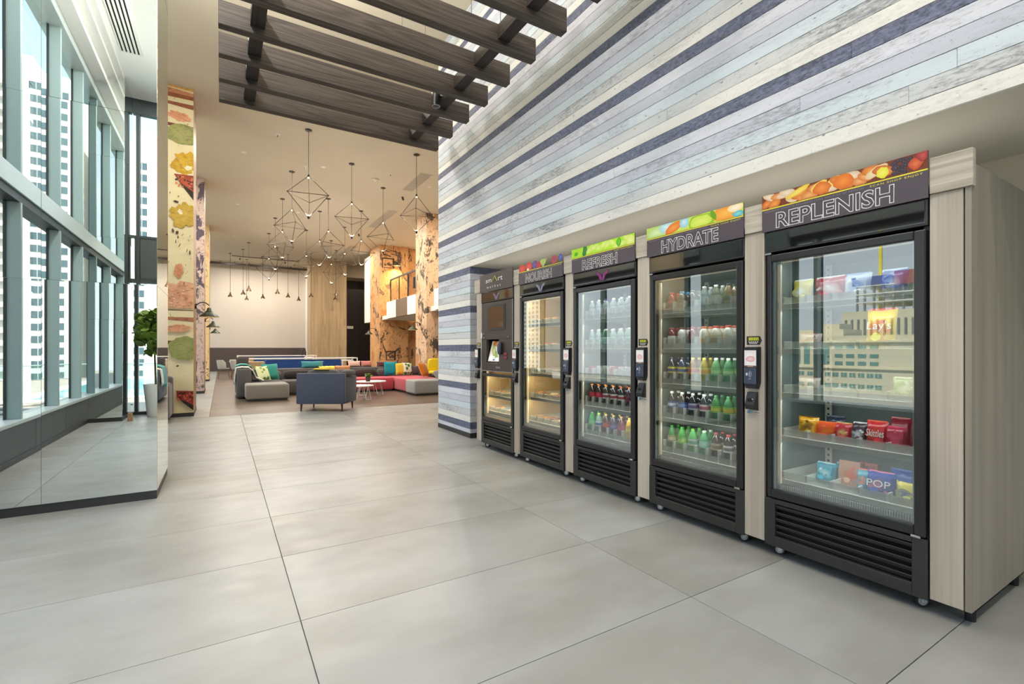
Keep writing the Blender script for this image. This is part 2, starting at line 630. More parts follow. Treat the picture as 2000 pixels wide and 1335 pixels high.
M_STEEL = plain('brushed steel', (176, 178, 178), 0.35, 1.0)
M_WHEEL = plain('grey wheel hub', (170, 172, 172), 0.4)
M_RUBBER = plain('black rubber', (26, 26, 26), 0.7)
M_DOORGL = glass_mat('cooler door glass', (0.90, 0.97, 0.94), 2.75)
M_WINGL = glass_mat('window glass', (0.88, 0.91, 0.905), 1.45)
M_RAILGL = glass_mat('balustrade glass', (0.80, 0.92, 0.88), 1.5)
M_MULL = plain('grey green aluminium', (150, 170, 168), 0.4, spec=0.5)
M_MULLD = plain('dark gasket', (40, 48, 48), 0.5)
M_SILL = plain('light aluminium', (184, 194, 192), 0.35, 0.3)
M_DADO = plain('charcoal dado', (62, 66, 64), 0.5, noise=0.08, nscale=3)
M_SIGN = plain('aubergine sign', (78, 68, 76), 0.5)
M_SIGNB = plain('brown sign', (74, 62, 58), 0.5)
M_TXTW = plain('white lettering', (240, 238, 235), 0.5)
M_TXTG = plain('grey lettering', (140, 130, 138), 0.5)
M_TXTY = plain('yellow lettering', (236, 224, 60), 0.5)
M_YEL = plain('yellow line', (234, 214, 50), 0.5)
M_INK = print_mat('printed ink')
M_INKM = print_mat('printed wall art', 0.7)
_n = M_INKM.node_tree
_b = _n.nodes['Principled BSDF']; _a = [q for q in _n.nodes if q.bl_idname == 'ShaderNodeVertexColor'][0]
_m = coords(_n, (3, 3, 5)); _t = N(_n, 'ShaderNodeTexNoise', Scale=4.0, Detail=8.0, Roughness=0.7); _n.links.new(_m.outputs[0], _t.inputs['Vector'])
_r = ramp(_n, [(0.32, (0.62, 0.60, 0.58)), (0.5, (1, 1, 1)), (0.7, (1.12, 1.1, 1.05))]); _n.links.new(_t.outputs['Fac'], _r.inputs[0])
_x = N(_n, 'ShaderNodeMixRGB', blend_type='MULTIPLY'); _x.inputs[0].default_value = 1; _n.links.new(_a.outputs['Color'], _x.inputs[1]); _n.links.new(_r.outputs[0], _x.inputs[2]); _n.links.new(_x.outputs[0], _b.inputs['Base Color'])


def mirror_mat():
    m, n, b, out = newmat('mirror glass')
    n.nodes.remove(b)
    g = n.nodes.new('ShaderNodeBsdfGlossy')
    g.inputs['Roughness'].default_value = 0.0
    g.inputs[0].default_value = (0.86, 0.90, 0.875, 1)
    n.links.new(g.outputs[0], out.inputs[0])
    return m


M_MIRROR = mirror_mat()
M_EDGE = plain('mirror edge', (176, 186, 178), 0.2, 0.6)

CEIL = 6.42
XW = 3.152          # face of the striped board wall
XL = -2.05          # inner face of the curtain wall

# ------------------------------------------------------------------ floor
fl = empty('floor', (0, 0, 0), kind='structure')
bm = BM(); box(bm, -2.35, 10.5, -2.0, 11.0, -0.25, -0.012)
obj('slab', bm, M_GROUT, fl)
TX = [-3.29, -1.48, 0.33, 2.14, 3.95, 5.76, 7.57, 9.38, 11.19]
ty = 1.682 - 0.838 * 5
TY = []
while ty < 11.9:
    TY.append(ty); ty += 0.838
for a, b in zip(TX, TX[1:]):
    for c, d in zip(TY, TY[1:]):
        x0, x1 = max(a, -2.2) + 0.002, min(b, 10.4) - 0.002
        y0, y1 = max(c, -1.95) + 0.002, min(d, 11.0) - 0.002
        if x1 - x0 < 0.05 or y1 - y0 < 0.05: continue
        if x0 > 4.4 and y1 < 7.5: continue
        bm = BM(); box(bm, x0, x1, y0, y1, -0.012, 0.0, bev=0.0008)
        obj('tile', bm, M_TILE, fl)
bm = BM(); box(bm, -2.35, -0.2, 11.003, 34.0, -0.25, 0.0)
obj('walkway_floor', bm, M_TILE, fl)
fl2 = empty('floor', (4, 20, 0), kind='structure')
bm = BM(); box(bm, -0.195, 12.0, 11.003, 34.0, -0.25, 0.0)
obj('plank_floor', bm, M_WOODFL, fl2)

# ------------------------------------------------------------------ ceiling and shell
ce = empty('ceiling', (0, 0, CEIL), kind='structure')
bm = BM(); box(bm, -2.45, 12.0, -2.2, 34.0, CEIL, CEIL + 0.4)
obj('ceiling_slab', bm, M_CEIL, ce)
bm = BM(); box(bm, -2.0, -0.50, -1.74, 5.2, CEIL - 0.006, CEIL); obj('white_ceiling_strip', bm, plain('bright white paint', (246, 245, 240), 0.85), ce)
# stepped cornice above the curtain wall
bm = BM()
box(bm, -2.3, -1.80, -1.8, 33.3, 6.22, CEIL)
box(bm, -1.80, -1.66, -1.8, 33.3, 6.32, CEIL)
box(bm, -1.66, -1.56, -1.8, 33.3, 6.37, CEIL)
tag(obj('trim_1', bm, M_WHITE, at=(-2, 0, 6.3)), kind='structure')


def grille(name, x0, x1, y0, y1, n, along, label):
    """linear air diffuser recessed in the ceiling: a frame and separate slats"""
    z = CEIL - (0.0065 if along == 'm' else 0.0)
    g = empty(name, ((x0 + x1) / 2, (y0 + y1) / 2, z), label, 'air grille', 'ceiling air diffusers')
    bm = BM()
    box(bm, x0, x1, y0, y1, z - 0.004, z, mi=1)
    t = 0.02
    for a in ((x0 - t, x0, y0 - t, y1 + t), (x1, x1 + t, y0 - t, y1 + t), (x0, x1, y0 - t, y0), (x0, x1, y1, y1 + t)):
        box(bm, a[0], a[1], a[2], a[3], z - 0.012, z, mi=0)
    obj('frame', bm, [M_BEIGE if along == 'w' else M_WHITE, M_VOID], g)
    for i in range(n):
        bm = BM()
        w = (x1 - x0) / n
        xa = x0 + w * (i + 0.42)
        box(bm, xa, xa + w * 0.55, y0, y1, z - 0.012, z - 0.004)
        obj('slat', bm, M_BEIGE if along == 'w' else M_WHITE, g)


grille('ceiling_grille', -1.46, -1.18, 0.1, 2.6, 5, 'm', 'white slotted ceiling diffuser beside the curtain wall, seen in the mirror')
grille('ceiling_grille', 4.95, 5.30, 13.2, 14.9, 9, 'w', 'beige slotted ceiling diffuser nearest the striped wall')
grille('ceiling_grille', 5.25, 5.60, 17.3, 20.2, 9, 'w', 'beige slotted ceiling diffuser in the middle, left of the collage column')
grille('ceiling_grille', 5.45, 5.80, 24.3, 27.2, 9, 'w', 'beige slotted ceiling diffuser farthest back, near the wooden pier')

# right wall: striped boards above the niche, plus the pier they wrap
wr = empty('wall_right', (XW, 4, 0), kind='structure')
PW = 0.0963
Z0 = 2.54
bm = BM()
box(bm, XW + 0.018, 4.9, -2.2, 7.55, Z0 + 0.02, CEIL)
box(bm, XW + 0.018, 4.9, 6.392, 7.55, 0.0, Z0 + 0.02)
obj('wall_core', bm, M_GAP, wr)
rowi = 0
order = [0, 1, 2, 3, 4, 5]
k = -27
while True:
    z0 = Z0 + k * PW
    z1 = z0 + PW
    if z0 > CEIL - 0.01: break
    z1 = min(z1, CEIL)
    if z1 <= 0.07: k += 1; continue
    za = max(z0, 0.07)
    m = M_PLANK[order[k % 6]]
    rr = random.Random(k * 7 + 3)
    if k >= 0:
        cuts = [-2.2]
        y = -2.2 + rr.uniform(1.0, 5.0)
        while y < 6.6:
            cuts.append(y); y += rr.uniform(4.4, 5.2)
        cuts.append(7.592)
        for a, b in zip(cuts, cuts[1:]):
            bm = BM(); box(bm, XW + rr.uniform(-0.0012, 0.0012), XW + 0.02, a + 0.0008, b - 0.0008, za + 0.0018, z1 - 0.0018, bev=0.0012)
            obj('plank', bm, m, wr)
    else:
        bm = BM(); box(bm, XW + rr.uniform(-0.0012, 0.0012), XW + 0.02, 6.374, 7.592, za + 0.0018, z1 - 0.0018, bev=0.0012)
        obj('plank', bm, m, wr)
        bm = BM(); box(bm, XW + 0.021, 4.28, 6.374, 6.392, za + 0.0018, z1 - 0.0018, bev=0.0012)
        obj('plank', bm, m, wr)
    k += 1
bm = BM(); box(bm, XW - 0.004, 4.2, 6.368, 7.596, 0.0, 0.07, bev=0.002)
tag(obj('baseboard_right', bm, M_BLACKBASE, at=(XW, 7, 0)), kind='structure')
# niche behind the coolers
bm = BM(); box(bm, XW + 0.02, 4.28, -2.2, 6.374, Z0, Z0 + 0.02)
tag(obj('ceiling', bm, M_SOFFIT, at=(3.7, 3, Z0)), kind='structure')
bm = BM(); box(bm, 4.28, 4.9, -2.2, 6.392, 0.0, Z0 + 0.02)
tag(obj('wall_niche', bm, M_BEIGE, at=(4.3, 3, 0)), kind='structure')
# the rest of the room shell (north wall behind the lounge etc.)
bm = BM(); box(bm, 3.17, 12.0, 7.55, 7.6, 0, CEIL); box(bm, 4.9, 12, -2.2, 7.55, 0, CEIL)
tag(obj('wall_right', bm, M_BEIGE, at=(8, 7.57, 0)), kind='structure')
bm = BM(); box(bm, 10.4, 12.0, 7.6, 34.0, 0, CEIL)
tag(obj('wall_east', bm, M_BEIGE, at=(10.5, 20, 0)), kind='structure')

# ------------------------------------------------------------------ curtain wall on the left (the mirror column shows it)
def curtain_wall():
    w = empty('window_1', (XL, 3, 0), kind='structure')
    fins = [-1.60, -0.33, 0.98, 2.56, 3.98]
    y = 6.35
    while y < 33.2:
        fins.append(y); y += 1.32
    for y in fins:
        for z0, z1 in ((0.50, 3.06), (3.40, 6.10)):
            bm = BM(); box(bm, -2.165, -2.035, y - 0.03, y + 0.03, z0, z1, bev=0.003)
            box(bm, -2.185, -2.160, y - 0.045, y + 0.045, z0, z1, mi=1)
            obj('mullion', bm, [M_MULL, M_MULLD], w)
    spans = [(-1.8, 4.37), (6.21, 33.3)]
    for a, b in spans:
        bm = BM(); box(bm, -2.30, -2.02, a, b, 3.16, 3.40, bev=0.006); obj('transom', bm, M_SILL, w)
        bm = BM(); box(bm, -2.25, -2.045, a, b, 3.06, 3.16); obj('transom_reveal', bm, M_MULLD, w)
        bm = BM(); box(bm, -2.28, -2.00, a, b, 0.455, 0.50, bev=0.005); obj('sill', bm, M_SILL, w)
        bm = BM(); box(bm, -2.28, -1.99, a, b, 6.08, 6.22, bev=0.004); obj('head', bm, M_SILL, w)
        edges = [a] + [f for f in fins if a < f < b] + [b]
        for p, q in zip(edges, edges[1:]):
            for z0, z1 in ((0.50, 3.06), (3.40, 6.08)):
                bm = BM(); quad(bm, [(-2.175, p, z0), (-2.175, q, z0), (-2.175, q, z1), (-2.175, p, z1)])
                obj('pane', bm, M_WINGL, w)
    d = empty('wall_left', (XL, 3, 0), kind='structure')
    ys = [-1.8, -0.9, 0.55, 2.0, 3.45, 4.37]
    for p, q in zip(ys, ys[1:]):
        bm = BM(); box(bm, -2.25, XL, p + 0.003, q - 0.003, 0.07, 0.455, bev=0.003); obj('panel', bm, M_DADO, d)
    bm = BM(); box(bm, -2.25, XL, 6.21, 33.3, 0.07, 0.455); obj('panel', bm, M_DADO, d)
    bm = BM(); box(bm, -2.3, -2.06, -1.8, 33.3, -0.1, 0.43); box(bm, -2.3, -2.08, 4.37, 6.21, 0, CEIL); obj('core', bm, M_DADO, d)
    bm = BM(); box(bm, -2.25, XL, 4.37, 6.21, 0.0, CEIL, bev=0.004); obj('pier', bm, M_MULL, d)
    bm = BM()
    for a, b in spans: box(bm, -2.25, XL + 0.012, a, b, 0.0, 0.07, bev=0.003)
    tag(obj('baseboard_left', bm, M_BLACKBASE, at=(XL, 3, 0)), kind='structure')


curtain_wall()

# glazed end wall behind the camera, with a dark spandrel band
def end_wall():
    w = empty('window_2', (0, -1.8, 0), kind='structure')
    xs = [-1.46, -0.12, 1.22, 2.56, 3.9]
    for x in xs:
        bm = BM(); box(bm, x - 0.03, x + 0.03, -1.92, -1.76, 0.06, 6.2, bev=0.003); obj('mullion', bm, M_MULLD, w)
    for a, b in zip([-1.55] + xs, xs):
        for z0, z1 in ((0.06, 2.72), (3.58, 6.1)):
            bm = BM(); quad(bm, [(a, -1.84, z0), (b, -1.84, z0), (b, -1.84, z1), (a, -1.84, z1)]); obj('pane', bm, M_WINGL, w)
        bm = BM(); box(bm, a + 0.032, b - 0.032, -1.87, -1.78, 2.74, 3.57, bev=0.006); obj('spandrel_panel', bm, M_DADO, w)
    bm = BM(); box(bm, -1.55, 4.28, -1.9, -1.77, 0.0, 0.06); box(bm, -1.55, 4.28, -1.9, -1.77, 2.66, 2.74); box(bm, -1.55, 4.28, -1.9, -1.77, 3.57, 3.62)
    box(bm, -1.55, 4.28, -1.92, -1.74, 6.1, CEIL)
    obj('frame', bm, M_MULLD, w)


end_wall()


# ------------------------------------------------------------------ mirror clad columns
def mirror_column(x0, x1, y0, y1, xs, label_n, rnd):
    c = empty('mirror_column', ((x0 + x1) / 2, (y0 + y1) / 2, 0), kind='structure')
    rr = random.Random(rnd)
    zs = [0.075, 1.88, 3.36, 4.84, CEIL]
    bm = BM(); box(bm, x0, x1 - 0.008, y0 + 0.008, y1 - 0.008, 0.0, CEIL); obj('core', bm, M_EDGE, c)
    bm = BM(); box(bm, x0, x1 - 0.004, y0 + 0.004, y1 - 0.004, 0.0, 0.072, bev=0.002); obj('plinth', bm, M_BLACKBASE, c)

    def panel(p, u, L, z0, z1, nrm):
        """mirror sheet with polished edge: p corner, u direction along the wall"""
        th = 0.006
        bm = BM()
        g = 0.0012
        p = Vector(p); u = Vector(u); nrm = Vector(nrm)
        t1, t2 = rr.uniform(-0.002, 0.002), rr.uniform(-0.0022, 0.0022)
        a = p + u * g; b = p + u * (L - g)
        cs = []
        for q, s in ((a, -1), (b, 1)):
            for z, r in ((z0 + g, -1), (z1 - g, 1)):
                cs.append(Vector((q.x, q.y, z)) + nrm * (th + t1 * s * L / 2 * 1.0 + t2 * r * (z1 - z0) / 2))
        F = [bm.verts.new(v) for v in cs]
        Bk = [bm.verts.new(v - nrm * th) for v in cs]
        bm.faces.new((F[0], F[2], F[3], F[1])).material_index = 0
        for i, j in ((0, 2), (2, 3), (3, 1), (1, 0)):
            bm.faces.new((F[i], Bk[i], Bk[j], F[j])).material_index = 1
        bmesh.ops.recalc_face_normals(bm, faces=bm.faces)
        obj('mirror_panel', bm, [M_MIRROR, M_EDGE], c)
    for z0, z1 in zip(zs, zs[1:]):
        for a, b in zip(xs, xs[1:]):
            panel((a, y0 + 0.006, 0), (1, 0, 0), b - a, z0, z1, (0, -1, 0))
            panel((a, y1 - 0.006, 0), (1, 0, 0), b - a, z0, z1, (0, 1, 0))
        panel((x1 - 0.006, y0, 0), (0, 1, 0), y1 - y0, z0, z1, (1, 0, 0))
    return c


mirror_column(-2.05, -0.482, 5.24, 6.21, [-2.05, -1.98, -1.234, -0.484], 1, 3)
mirror_column(-2.05, -1.55, -1.8, -0.85, [-2.05, -1.55], 2, 5)

# ------------------------------------------------------------------ outdoors: pool terrace and towers
M_DECK = plain('terrace paving', (176, 166, 148), 0.8, noise=0.04, nscale=0.5)
M_DECKD = plain('terrace dark band', (96, 90, 84), 0.8)
M_POOL = plain('pool water', (96, 196, 206), 0.06, spec=0.6)
M_TOWER = plain('tower render white', (226, 224, 216), 0.8)
M_TOWERC = plain('tower render cream', (222, 210, 180), 0.8)
M_TOWERW = plain('tower window', (70, 96, 104), 0.15, spec=0.7)
M_TOWERG = plain('tower window green', (96, 140, 132), 0.15, spec=0.7)
M_TOWERD = plain('tower dark', (120, 120, 116), 0.7)
M_GROUND = plain('distant ground', (120, 124, 110), 0.9)

g = empty('ground', (0, -12, -0.3), kind='structure')
bm = BM(); box(bm, -14, 14, -27, -2.05, -0.6, -0.3); box(bm, -14, -2.35, -2.05, 34, -0.6, -0.3); obj('terrace', bm, M_DECK, g)
for i in range(9):
    bm = BM()
    x = -10.0 + (i % 5) * 1.55
    y = -6.0 - (i // 5) * 2.2
    for s in (1, -1):
        a = Vector((x, y, -0.299)); d = Vector((1.5, s * 1.5, 0)); n_ = Vector((-d.y, d.x, 0)).normalized() * 0.14
        vs = [a + n_, a - n_, a + d - n_, a + d + n_]
        f = bm.faces.new([bm.verts.new(v) for v in vs])
        r = bmesh.ops.extrude_face_region(bm, geom=[f])
        bmesh.ops.translate(bm, verts=[v for v in r['geom'] if isinstance(v, bmesh.types.BMVert)], vec=(0, 0, 0.02 + 0.002 * i + (0.001 if s > 0 else 0)))
    obj('paving_band', bm, M_DECKD, g)
bm = BM(); box(bm, -400, 400, -500, 500, -31, -30); obj('distant_ground', bm, M_GROUND, g)
p = empty('swimming_pool', (-1.5, -18, -0.3), 'pale turquoise swimming pool on the terrace beyond the glazed end wall', 'pool')
bm = BM(); box(bm, -5.4, 5, -24.8, -10.2, -0.31, -0.26); obj('water', bm, M_POOL, p)
bm = BM()
for a in ((-5.8, -5.4, -25.2, -9.8), (5, 5.4, -25.2, -9.8), (-5.4, 5, -25.2, -24.8), (-5.4, 5, -10.2, -9.8)):
    box(bm, a[0], a[1], a[2], a[3], -0.3, -0.22, bev=0.02)
obj('coping', bm, M_WHITE, p)
r = empty('glass_balustrade', (-7, -26, -0.3), 'glass balustrade with grey top rail along the terrace edge, seen in the mirror', 'railing')
bm = BM(); cyl(bm, (-14, -26, 0.52), (14, -26, 0.52), 0.035); obj('top_rail', bm, M_MULL, r)
for i in range(14):
    x = -14 + i * 2
    bm = BM(); box(bm, x, x + 0.05, -26.03, -25.97, -0.3, 0.5); obj('post', bm, M_MULL, r)
    bm = BM(); box(bm, x + 0.1, x + 1.95, -26.01, -25.99, -0.22, 0.48); obj('glass_panel', bm, M_RAILGL, r)


def tower(name, label, x0, x1, y0, y1, z0, z1, face, cols, z_rows, wsize, body, glass, balcony=(), roof=None, cat='building'):
    """block with recessed window parts; face '+y' or '+x' is the elevation that looks at the lounge"""
    t = empty(name, ((x0 + x1) / 2, (y0 + y1) / 2, z0), label, cat)
    bm = BM(); box(bm, x0, x1, y0, y1, z0, z1)
    obj('wall', bm, body, t)
    ww, wh = wsize
    sh = None
    bmw = BM()
    if face == '+y':
        box(bmw, -ww / 2, ww / 2, -0.05, 0.10, -wh / 2, wh / 2, mi=0)
        box(bmw, -ww / 2 - 0.12, ww / 2 + 0.12, -0.05, 0.04, -wh / 2 - 0.12, wh / 2 + 0.12, mi=1)
        box(bmw, -0.06, 0.06, -0.05, 0.13, -wh / 2, wh / 2, mi=1)
    else:
        box(bmw, -0.05, 0.10, -ww / 2, ww / 2, -wh / 2, wh / 2, mi=0)
        box(bmw, -0.05, 0.04, -ww / 2 - 0.12, ww / 2 + 0.12, -wh / 2 - 0.12, wh / 2 + 0.12, mi=1)
        box(bmw, -0.05, 0.13, -0.06, 0.06, -wh / 2, wh / 2, mi=1)
    me = mesh_of(bmw, 'window', [glass, body])
    base = ORIG[t.name]
    for c in cols:
        for z in z_rows:
            P = Vector((c, y1, z)) if face == '+y' else Vector((x1, c, z))
            link('window', me, t, P - base)
    for (a, b, dz) in balcony:
        for z in z_rows:
            bm = BM()
            if face == '+y':
                box(bm, a, b, y1, y1 + 1.5, z + dz - 0.15, z + dz + 0.05); box(bm, a, b, y1 + 1.42, y1 + 1.5, z + dz, z + dz + 1.0)
            else:
                box(bm, x1, x1 + 1.5, a, b, z + dz - 0.15, z + dz + 0.05); box(bm, x1 + 1.42, x1 + 1.5, a, b, z + dz, z + dz + 1.0)
            obj('balcony', bm, body, t)
    if roof:
        for q in roof:
            bm = BM(); box(bm, *q); obj('roof_block', bm, body, t)
    return t


rows = [1.2 + 3.05 * i for i in range(-2, 22)]
tower('apartment_tower', 'tall white apartment tower with paired dark windows, seen in the large mirror', -66, -31, -172, -150, -30, 70, '+y',
      [-38.5, -34.5, -49, -56], rows, (2.5, 1.7), M_TOWER, M_TOWERW, balcony=[(-47, -42, -1.4)], roof=[(-52, -40, -166, -154, 70, 74)])
tower('apartment_tower', 'white apartment tower framed by the glazed end door, right edge of the large mirror', -27, -9, -170, -150, -30, 58, '+y',
      [-23.5, -18.4, -13], rows[:19], (2.2, 1.8), M_TOWER, M_TOWERW, balcony=[(-26, -21, -1.4)], roof=[(-22, -14, -166, -156, 58, 61)])
tower('apartment_tower', 'white tower reflected in the door of the NOURISH cooler', -200, -179, 262, 292, -30, 66, '+x',
      [266, 271, 276, 281, 286], [2 + 3.1 * i for i in range(-5, 18)], (2.2, 1.6), M_TOWER, M_TOWERD, roof=[(-195, -185, 268, 284, 66, 70)])
# low cream block to the west (mirrored in the REPLENISH door)
t = tower('office_block', 'low cream office block reflected in the REPLENISH door', -175, -150, 50, 96, -30, 5.2, '+x',
          [60.6, 62.6, 64.8, 67, 69.2, 71.5, 73.6, 76, 78.6, 81.2, 83.8], [-6.2, -9.4, -12.6, -15.8], (1.5, 1.2), M_TOWERC, M_TOWERG,
          roof=[(-168, -156, 72, 96, 5.2, 7.4), (-166, -158, 74, 79, 7.4, 9.2), (-176, -149.2, 49.5, 96.5, 3.2, 3.7), (-176, -149.4, 49.5, 96.5, -4.4, -4.0)])
for y in (74.0, 76.8, 79.6, 82.4, 85.2):
    bm = BM(); box(bm, -150.05, -149.9, y - 0.8, y + 0.8, -3.3, 2.2); obj('tall_window', bm, M_TOWERG, t)
for z in (2.0, -0.6, -2.8):
    for y in (61.6, 64.6, 67.6, 70.6):
        bm = BM(); box(bm, -150.05, -149.9, y - 1.0, y + 1.0, z - 0.6, z + 0.5); obj('window', bm, M_TOWERG, t)
bm = BM(); box(bm, -175, -150, 20, 48, -30, 0.5); bt = empty('office_block', (-160, 34, -30), 'pale green glazed block right of the cream one, reflected in the REPLENISH door', 'building'); obj('wall', bm, M_TOWERC, bt)
for i in range(9):
    for j in range(5):
        bm = BM(); box(bm, -150.05, -149.85, 22 + i * 2.8, 24.2 + i * 2.8, -4 - j * 3.4, -1.8 - j * 3.4); obj('window', bm, M_TOWERG, bt)
t = empty('unfinished_tower', (-215, 80, -30), 'cream tower under construction with floor slabs and crane, reflected in the REPLENISH door', 'building')
bm = BM(); box(bm, -235, -200, 66, 92, -30, 15.5); obj('wall', bm, M_TOWERC, t)
for i in range(12):
    bm = BM(); box(bm, -200.1, -199.8, 67.3 + i * 2.1, 67.9 + i * 2.1, 3, 12.5); obj('recess', bm, M_TOWERD, t)
for i in range(4):
    bm = BM(); box(bm, -232, -201, 66.5 - i * 0.2, 88, 18.6 + i * 3.1, 19.0 + i * 3.1); obj('floor_slab', bm, M_TOWER, t)
    for y in (67, 70, 73, 76, 79, 82, 85, 87.5):
        bm = BM(); box(bm, -202, -201.3, y - 0.3, y + 0.3, 15.5 + i * 3.1, 18.6 + i * 3.1); obj('pillar', bm, M_TOWERD, t)
M_BLUEN = plain('blue safety net', (74, 84, 150), 0.8)
M_REDN = plain('red scaffold', (160, 80, 66), 0.8)
bm = BM(); box(bm, -201.2, -200.9, 76, 89, 25.2, 28.4); obj('safety_net', bm, M_BLUEN, t)
bm = BM(); box(bm, -201.2, -200.9, 62, 75.5, 24.6, 29.4); obj('scaffold', bm, M_REDN, t)
bm = BM(); box(bm, -214, -213, 84, 85, 15, 48); box(bm, -214, -213, 66, 92, 44, 44.9); box(bm, -214.5, -212.5, 90, 92, 42.4, 44); obj('crane', bm, M_YEL, t)

# planter with a broad leaved plant inside the end wall, and the door wedge
pl = empty('potted_plant', (-1.10, -1.38, 0), 'leafy fiddle-leaf plant in a tall white tapered planter by the glazed end door', 'plant')
bm = BM(); lathe(bm, [(0, 0), (0.135, 0), (0.145, 0.02), (0.205, 0.62), (0.205, 0.64), (0.185, 0.64), (0.175, 0.58), (0, 0.58)], (-1.10, -1.38, 0), 24)
obj('planter', bm, plain('white planter', (226, 226, 222), 0.4), pl, smooth=True)
bm = BM(); cyl(bm, (-1.10, -1.38, 0.55), (-1.12, -1.36, 1.3), 0.02, 0.015, 8); cyl(bm, (-1.12, -1.36, 1.3), (-1.2, -1.3, 1.9), 0.015, 0.008, 8); cyl(bm, (-1.12, -1.36, 1.25), (-1.0, -1.4, 1.8), 0.014, 0.008, 8)
obj('trunk', bm, plain('bark', (96, 78, 60), 0.9), pl)
bm = BM()
prof = [(-0.5, 0.0), (-0.35, 0.2), (-0.1, 0.34), (0.2, 0.42), (0.42, 0.3), (0.5, 0.0)]
L = []
for u, wv in prof:
    L.append([bm.verts.new((u * 0.24, s * wv * 0.24, 0.02 * abs(s) - 0.06 * u * u)) for s in (-1, 0, 1)])
for a, b in zip(L, L[1:]):
    for i in range(2):
        q = []
        for v in (a[i], b[i], b[i + 1], a[i + 1]):
            if all((v.co - w.co).length > 1e-6 for w in q): q.append(v)
        if len(q) > 2: bm.faces.new(q)
lm = mesh_of(bm, 'leaf', plain('fig leaf', (112, 140, 58), 0.4, noise=0.25, nscale=6), True)
rr = random.Random(4)
for i in range(150):
    th, ph = rr.uniform(0, 2 * PI), math.acos(rr.uniform(-1, 1))
    rad = rr.uniform(0.45, 1.0)
    P = Vector((0.30 * math.sin(ph) * math.cos(th), 0.26 * math.sin(ph) * math.sin(th), 0.46 * math.cos(ph))) * rad + Vector((-0.06, 0.04, 1.66))
    if -1.38 + P.y < -1.68: continue
    lf = link('leaf', lm, pl, P)
    lf.rotation_euler = (rr.uniform(-0.9, 0.9), rr.uniform(-1.1, 0.5), th + rr.uniform(-0.6, 0.6))
    s = rr.uniform(0.6, 1.05); lf.scale = (s, s, s)
bm = BM()
vs = [(-1.47, -0.72, 0), (-1.39, -0.72, 0), (-1.39, -0.84, 0), (-1.47, -0.84, 0), (-1.46, -0.74, 0.15), (-1.40, -0.74, 0.15), (-1.40, -0.82, 0.15), (-1.46, -0.82, 0.15)]
V = [bm.verts.new(v) for v in vs]
for f in ((3, 2, 1, 0), (4, 5, 6, 7), (0, 1, 5, 4), (1, 2, 6, 5), (2, 3, 7, 6), (3, 0, 4, 7)): bm.faces.new([V[i] for i in f])
tag(obj('door_stop', bm, wood('pine block', (120, 88, 60), (170, 130, 92), 'z'), at=(-1.43, -0.78, 0)), 'small brown wooden block on the floor by the glazed end door', 'door stop')

# ------------------------------------------------------------------ slatted canopy hung from the ceiling
pg = empty('slatted_canopy', (1.47, 5.0, 4.5), 'dark stained oak slat canopy hung from the ceiling beside the striped wall', 'ceiling canopy')
for yb in [7.23 - 0.553 * i for i in range(12)]:
    bm = BM(); box(bm, -0.025, 2.965, yb - 0.10, yb, 4.5, 4.735, bev=0.003)
    obj('slat', bm, M_BEAM, pg)
for xa in (0.25, 2.48):
    ys = [7.23 - 0.553 * i for i in range(12)]
    bm = BM()
    for a, b in zip(ys[1:], ys): box(bm, xa, xa + 0.13, a, b - 0.10, 4.57, 4.72)
    obj('cross_beam', bm, M_BEAMY, pg)
M_CABLE = plain('grey cable', (120, 116, 108), 0.5)
for x in (0.31, 2.2, 2.545):
    for y in (2.3, 4.4, 6.6):
        bm = BM(); cyl(bm, (x, y + 0.02, 4.72), (x, y + 0.02, CEIL), 0.004, seg=6); obj('cable', bm, M_CABLE, pg)
for x in (0.315,):  # added uplight, hidden above the slats, to brighten the ceiling
    bm = BM(); box(bm, x - 0.03, x + 0.03, 0.9, 7.1, 4.737, 4.752); obj('added_uplight', bm, M_STEEL, pg)
    l = bpy.data.lights.new('lamp_light', 'AREA'); l.shape = 'RECTANGLE'; l.size = 0.05; l.size_y = 6.0; l.energy = UPLIGHT_FILL_W; l.color = (1.0, 0.97, 0.91)
    lo = bpy.data.objects.new('lamp_light', l); COL.objects.link(lo); lo.parent = pg; lo.location = Vector((x, 4.0, 4.757)) - ORIG[pg.name]; lo.rotation_euler = (PI, 0, 0)
sp = empty('spotlight', (2.405, 5.87, 4.68), 'small dark cylinder spotlight under the slat canopy near the striped wall', 'spotlight')
bm = BM(); cyl(bm, (2.405, 5.87, 4.50), (2.405, 5.87, 4.68), 0.055, seg=18); cyl(bm, (2.40, 5.87, 4.64), (2.478, 5.87, 4.64), 0.012); obj('body', bm, M_BLACK2, sp, smooth=True)
bm = BM(); lathe(bm, [(0.055, 0), (0.047, -0.006), (0.042, 0.004), (0, 0.006)], (2.405, 5.87, 4.499), 18); obj('lens_ring', bm, M_STEEL, sp, smooth=True)

# ------------------------------------------------------------------ print helpers
def to_wall(bm, X, y_left, z_base, sx=1.0, sy=1.0):
    """flat XY mesh -> sign plane facing -X; text runs towards -Y"""
    for v in bm.verts:
        x, y, z = v.co
        v.co = Vector((X - z, y_left - x * sx, z_base + y * sy))


TEXTC = {}


def text_bm(s, outline=0.0, space=1.0):
    cu = bpy.data.curves.new('lettering', 'FONT')
    cu.body = s
    cu.size = 1.0
    cu.space_character = space
    cu.resolution_u = 3
    if outline:
        cu.offset = 0.022
        cu.fill_mode = 'NONE'
        cu.bevel_depth = outline
        cu.bevel_resolution = 0
    o = bpy.data.objects.new('lettering', cu)
    COL.objects.link(o)
    dg = bpy.context.evaluated_depsgraph_get()
    me = bpy.data.meshes.new_from_object(o.evaluated_get(dg))
    bpy.data.objects.remove(o)
    bpy.data.curves.remove(cu)
    bm = BM()
    bm.from_mesh(me)
    bpy.data.meshes.remove(me)
    return bm


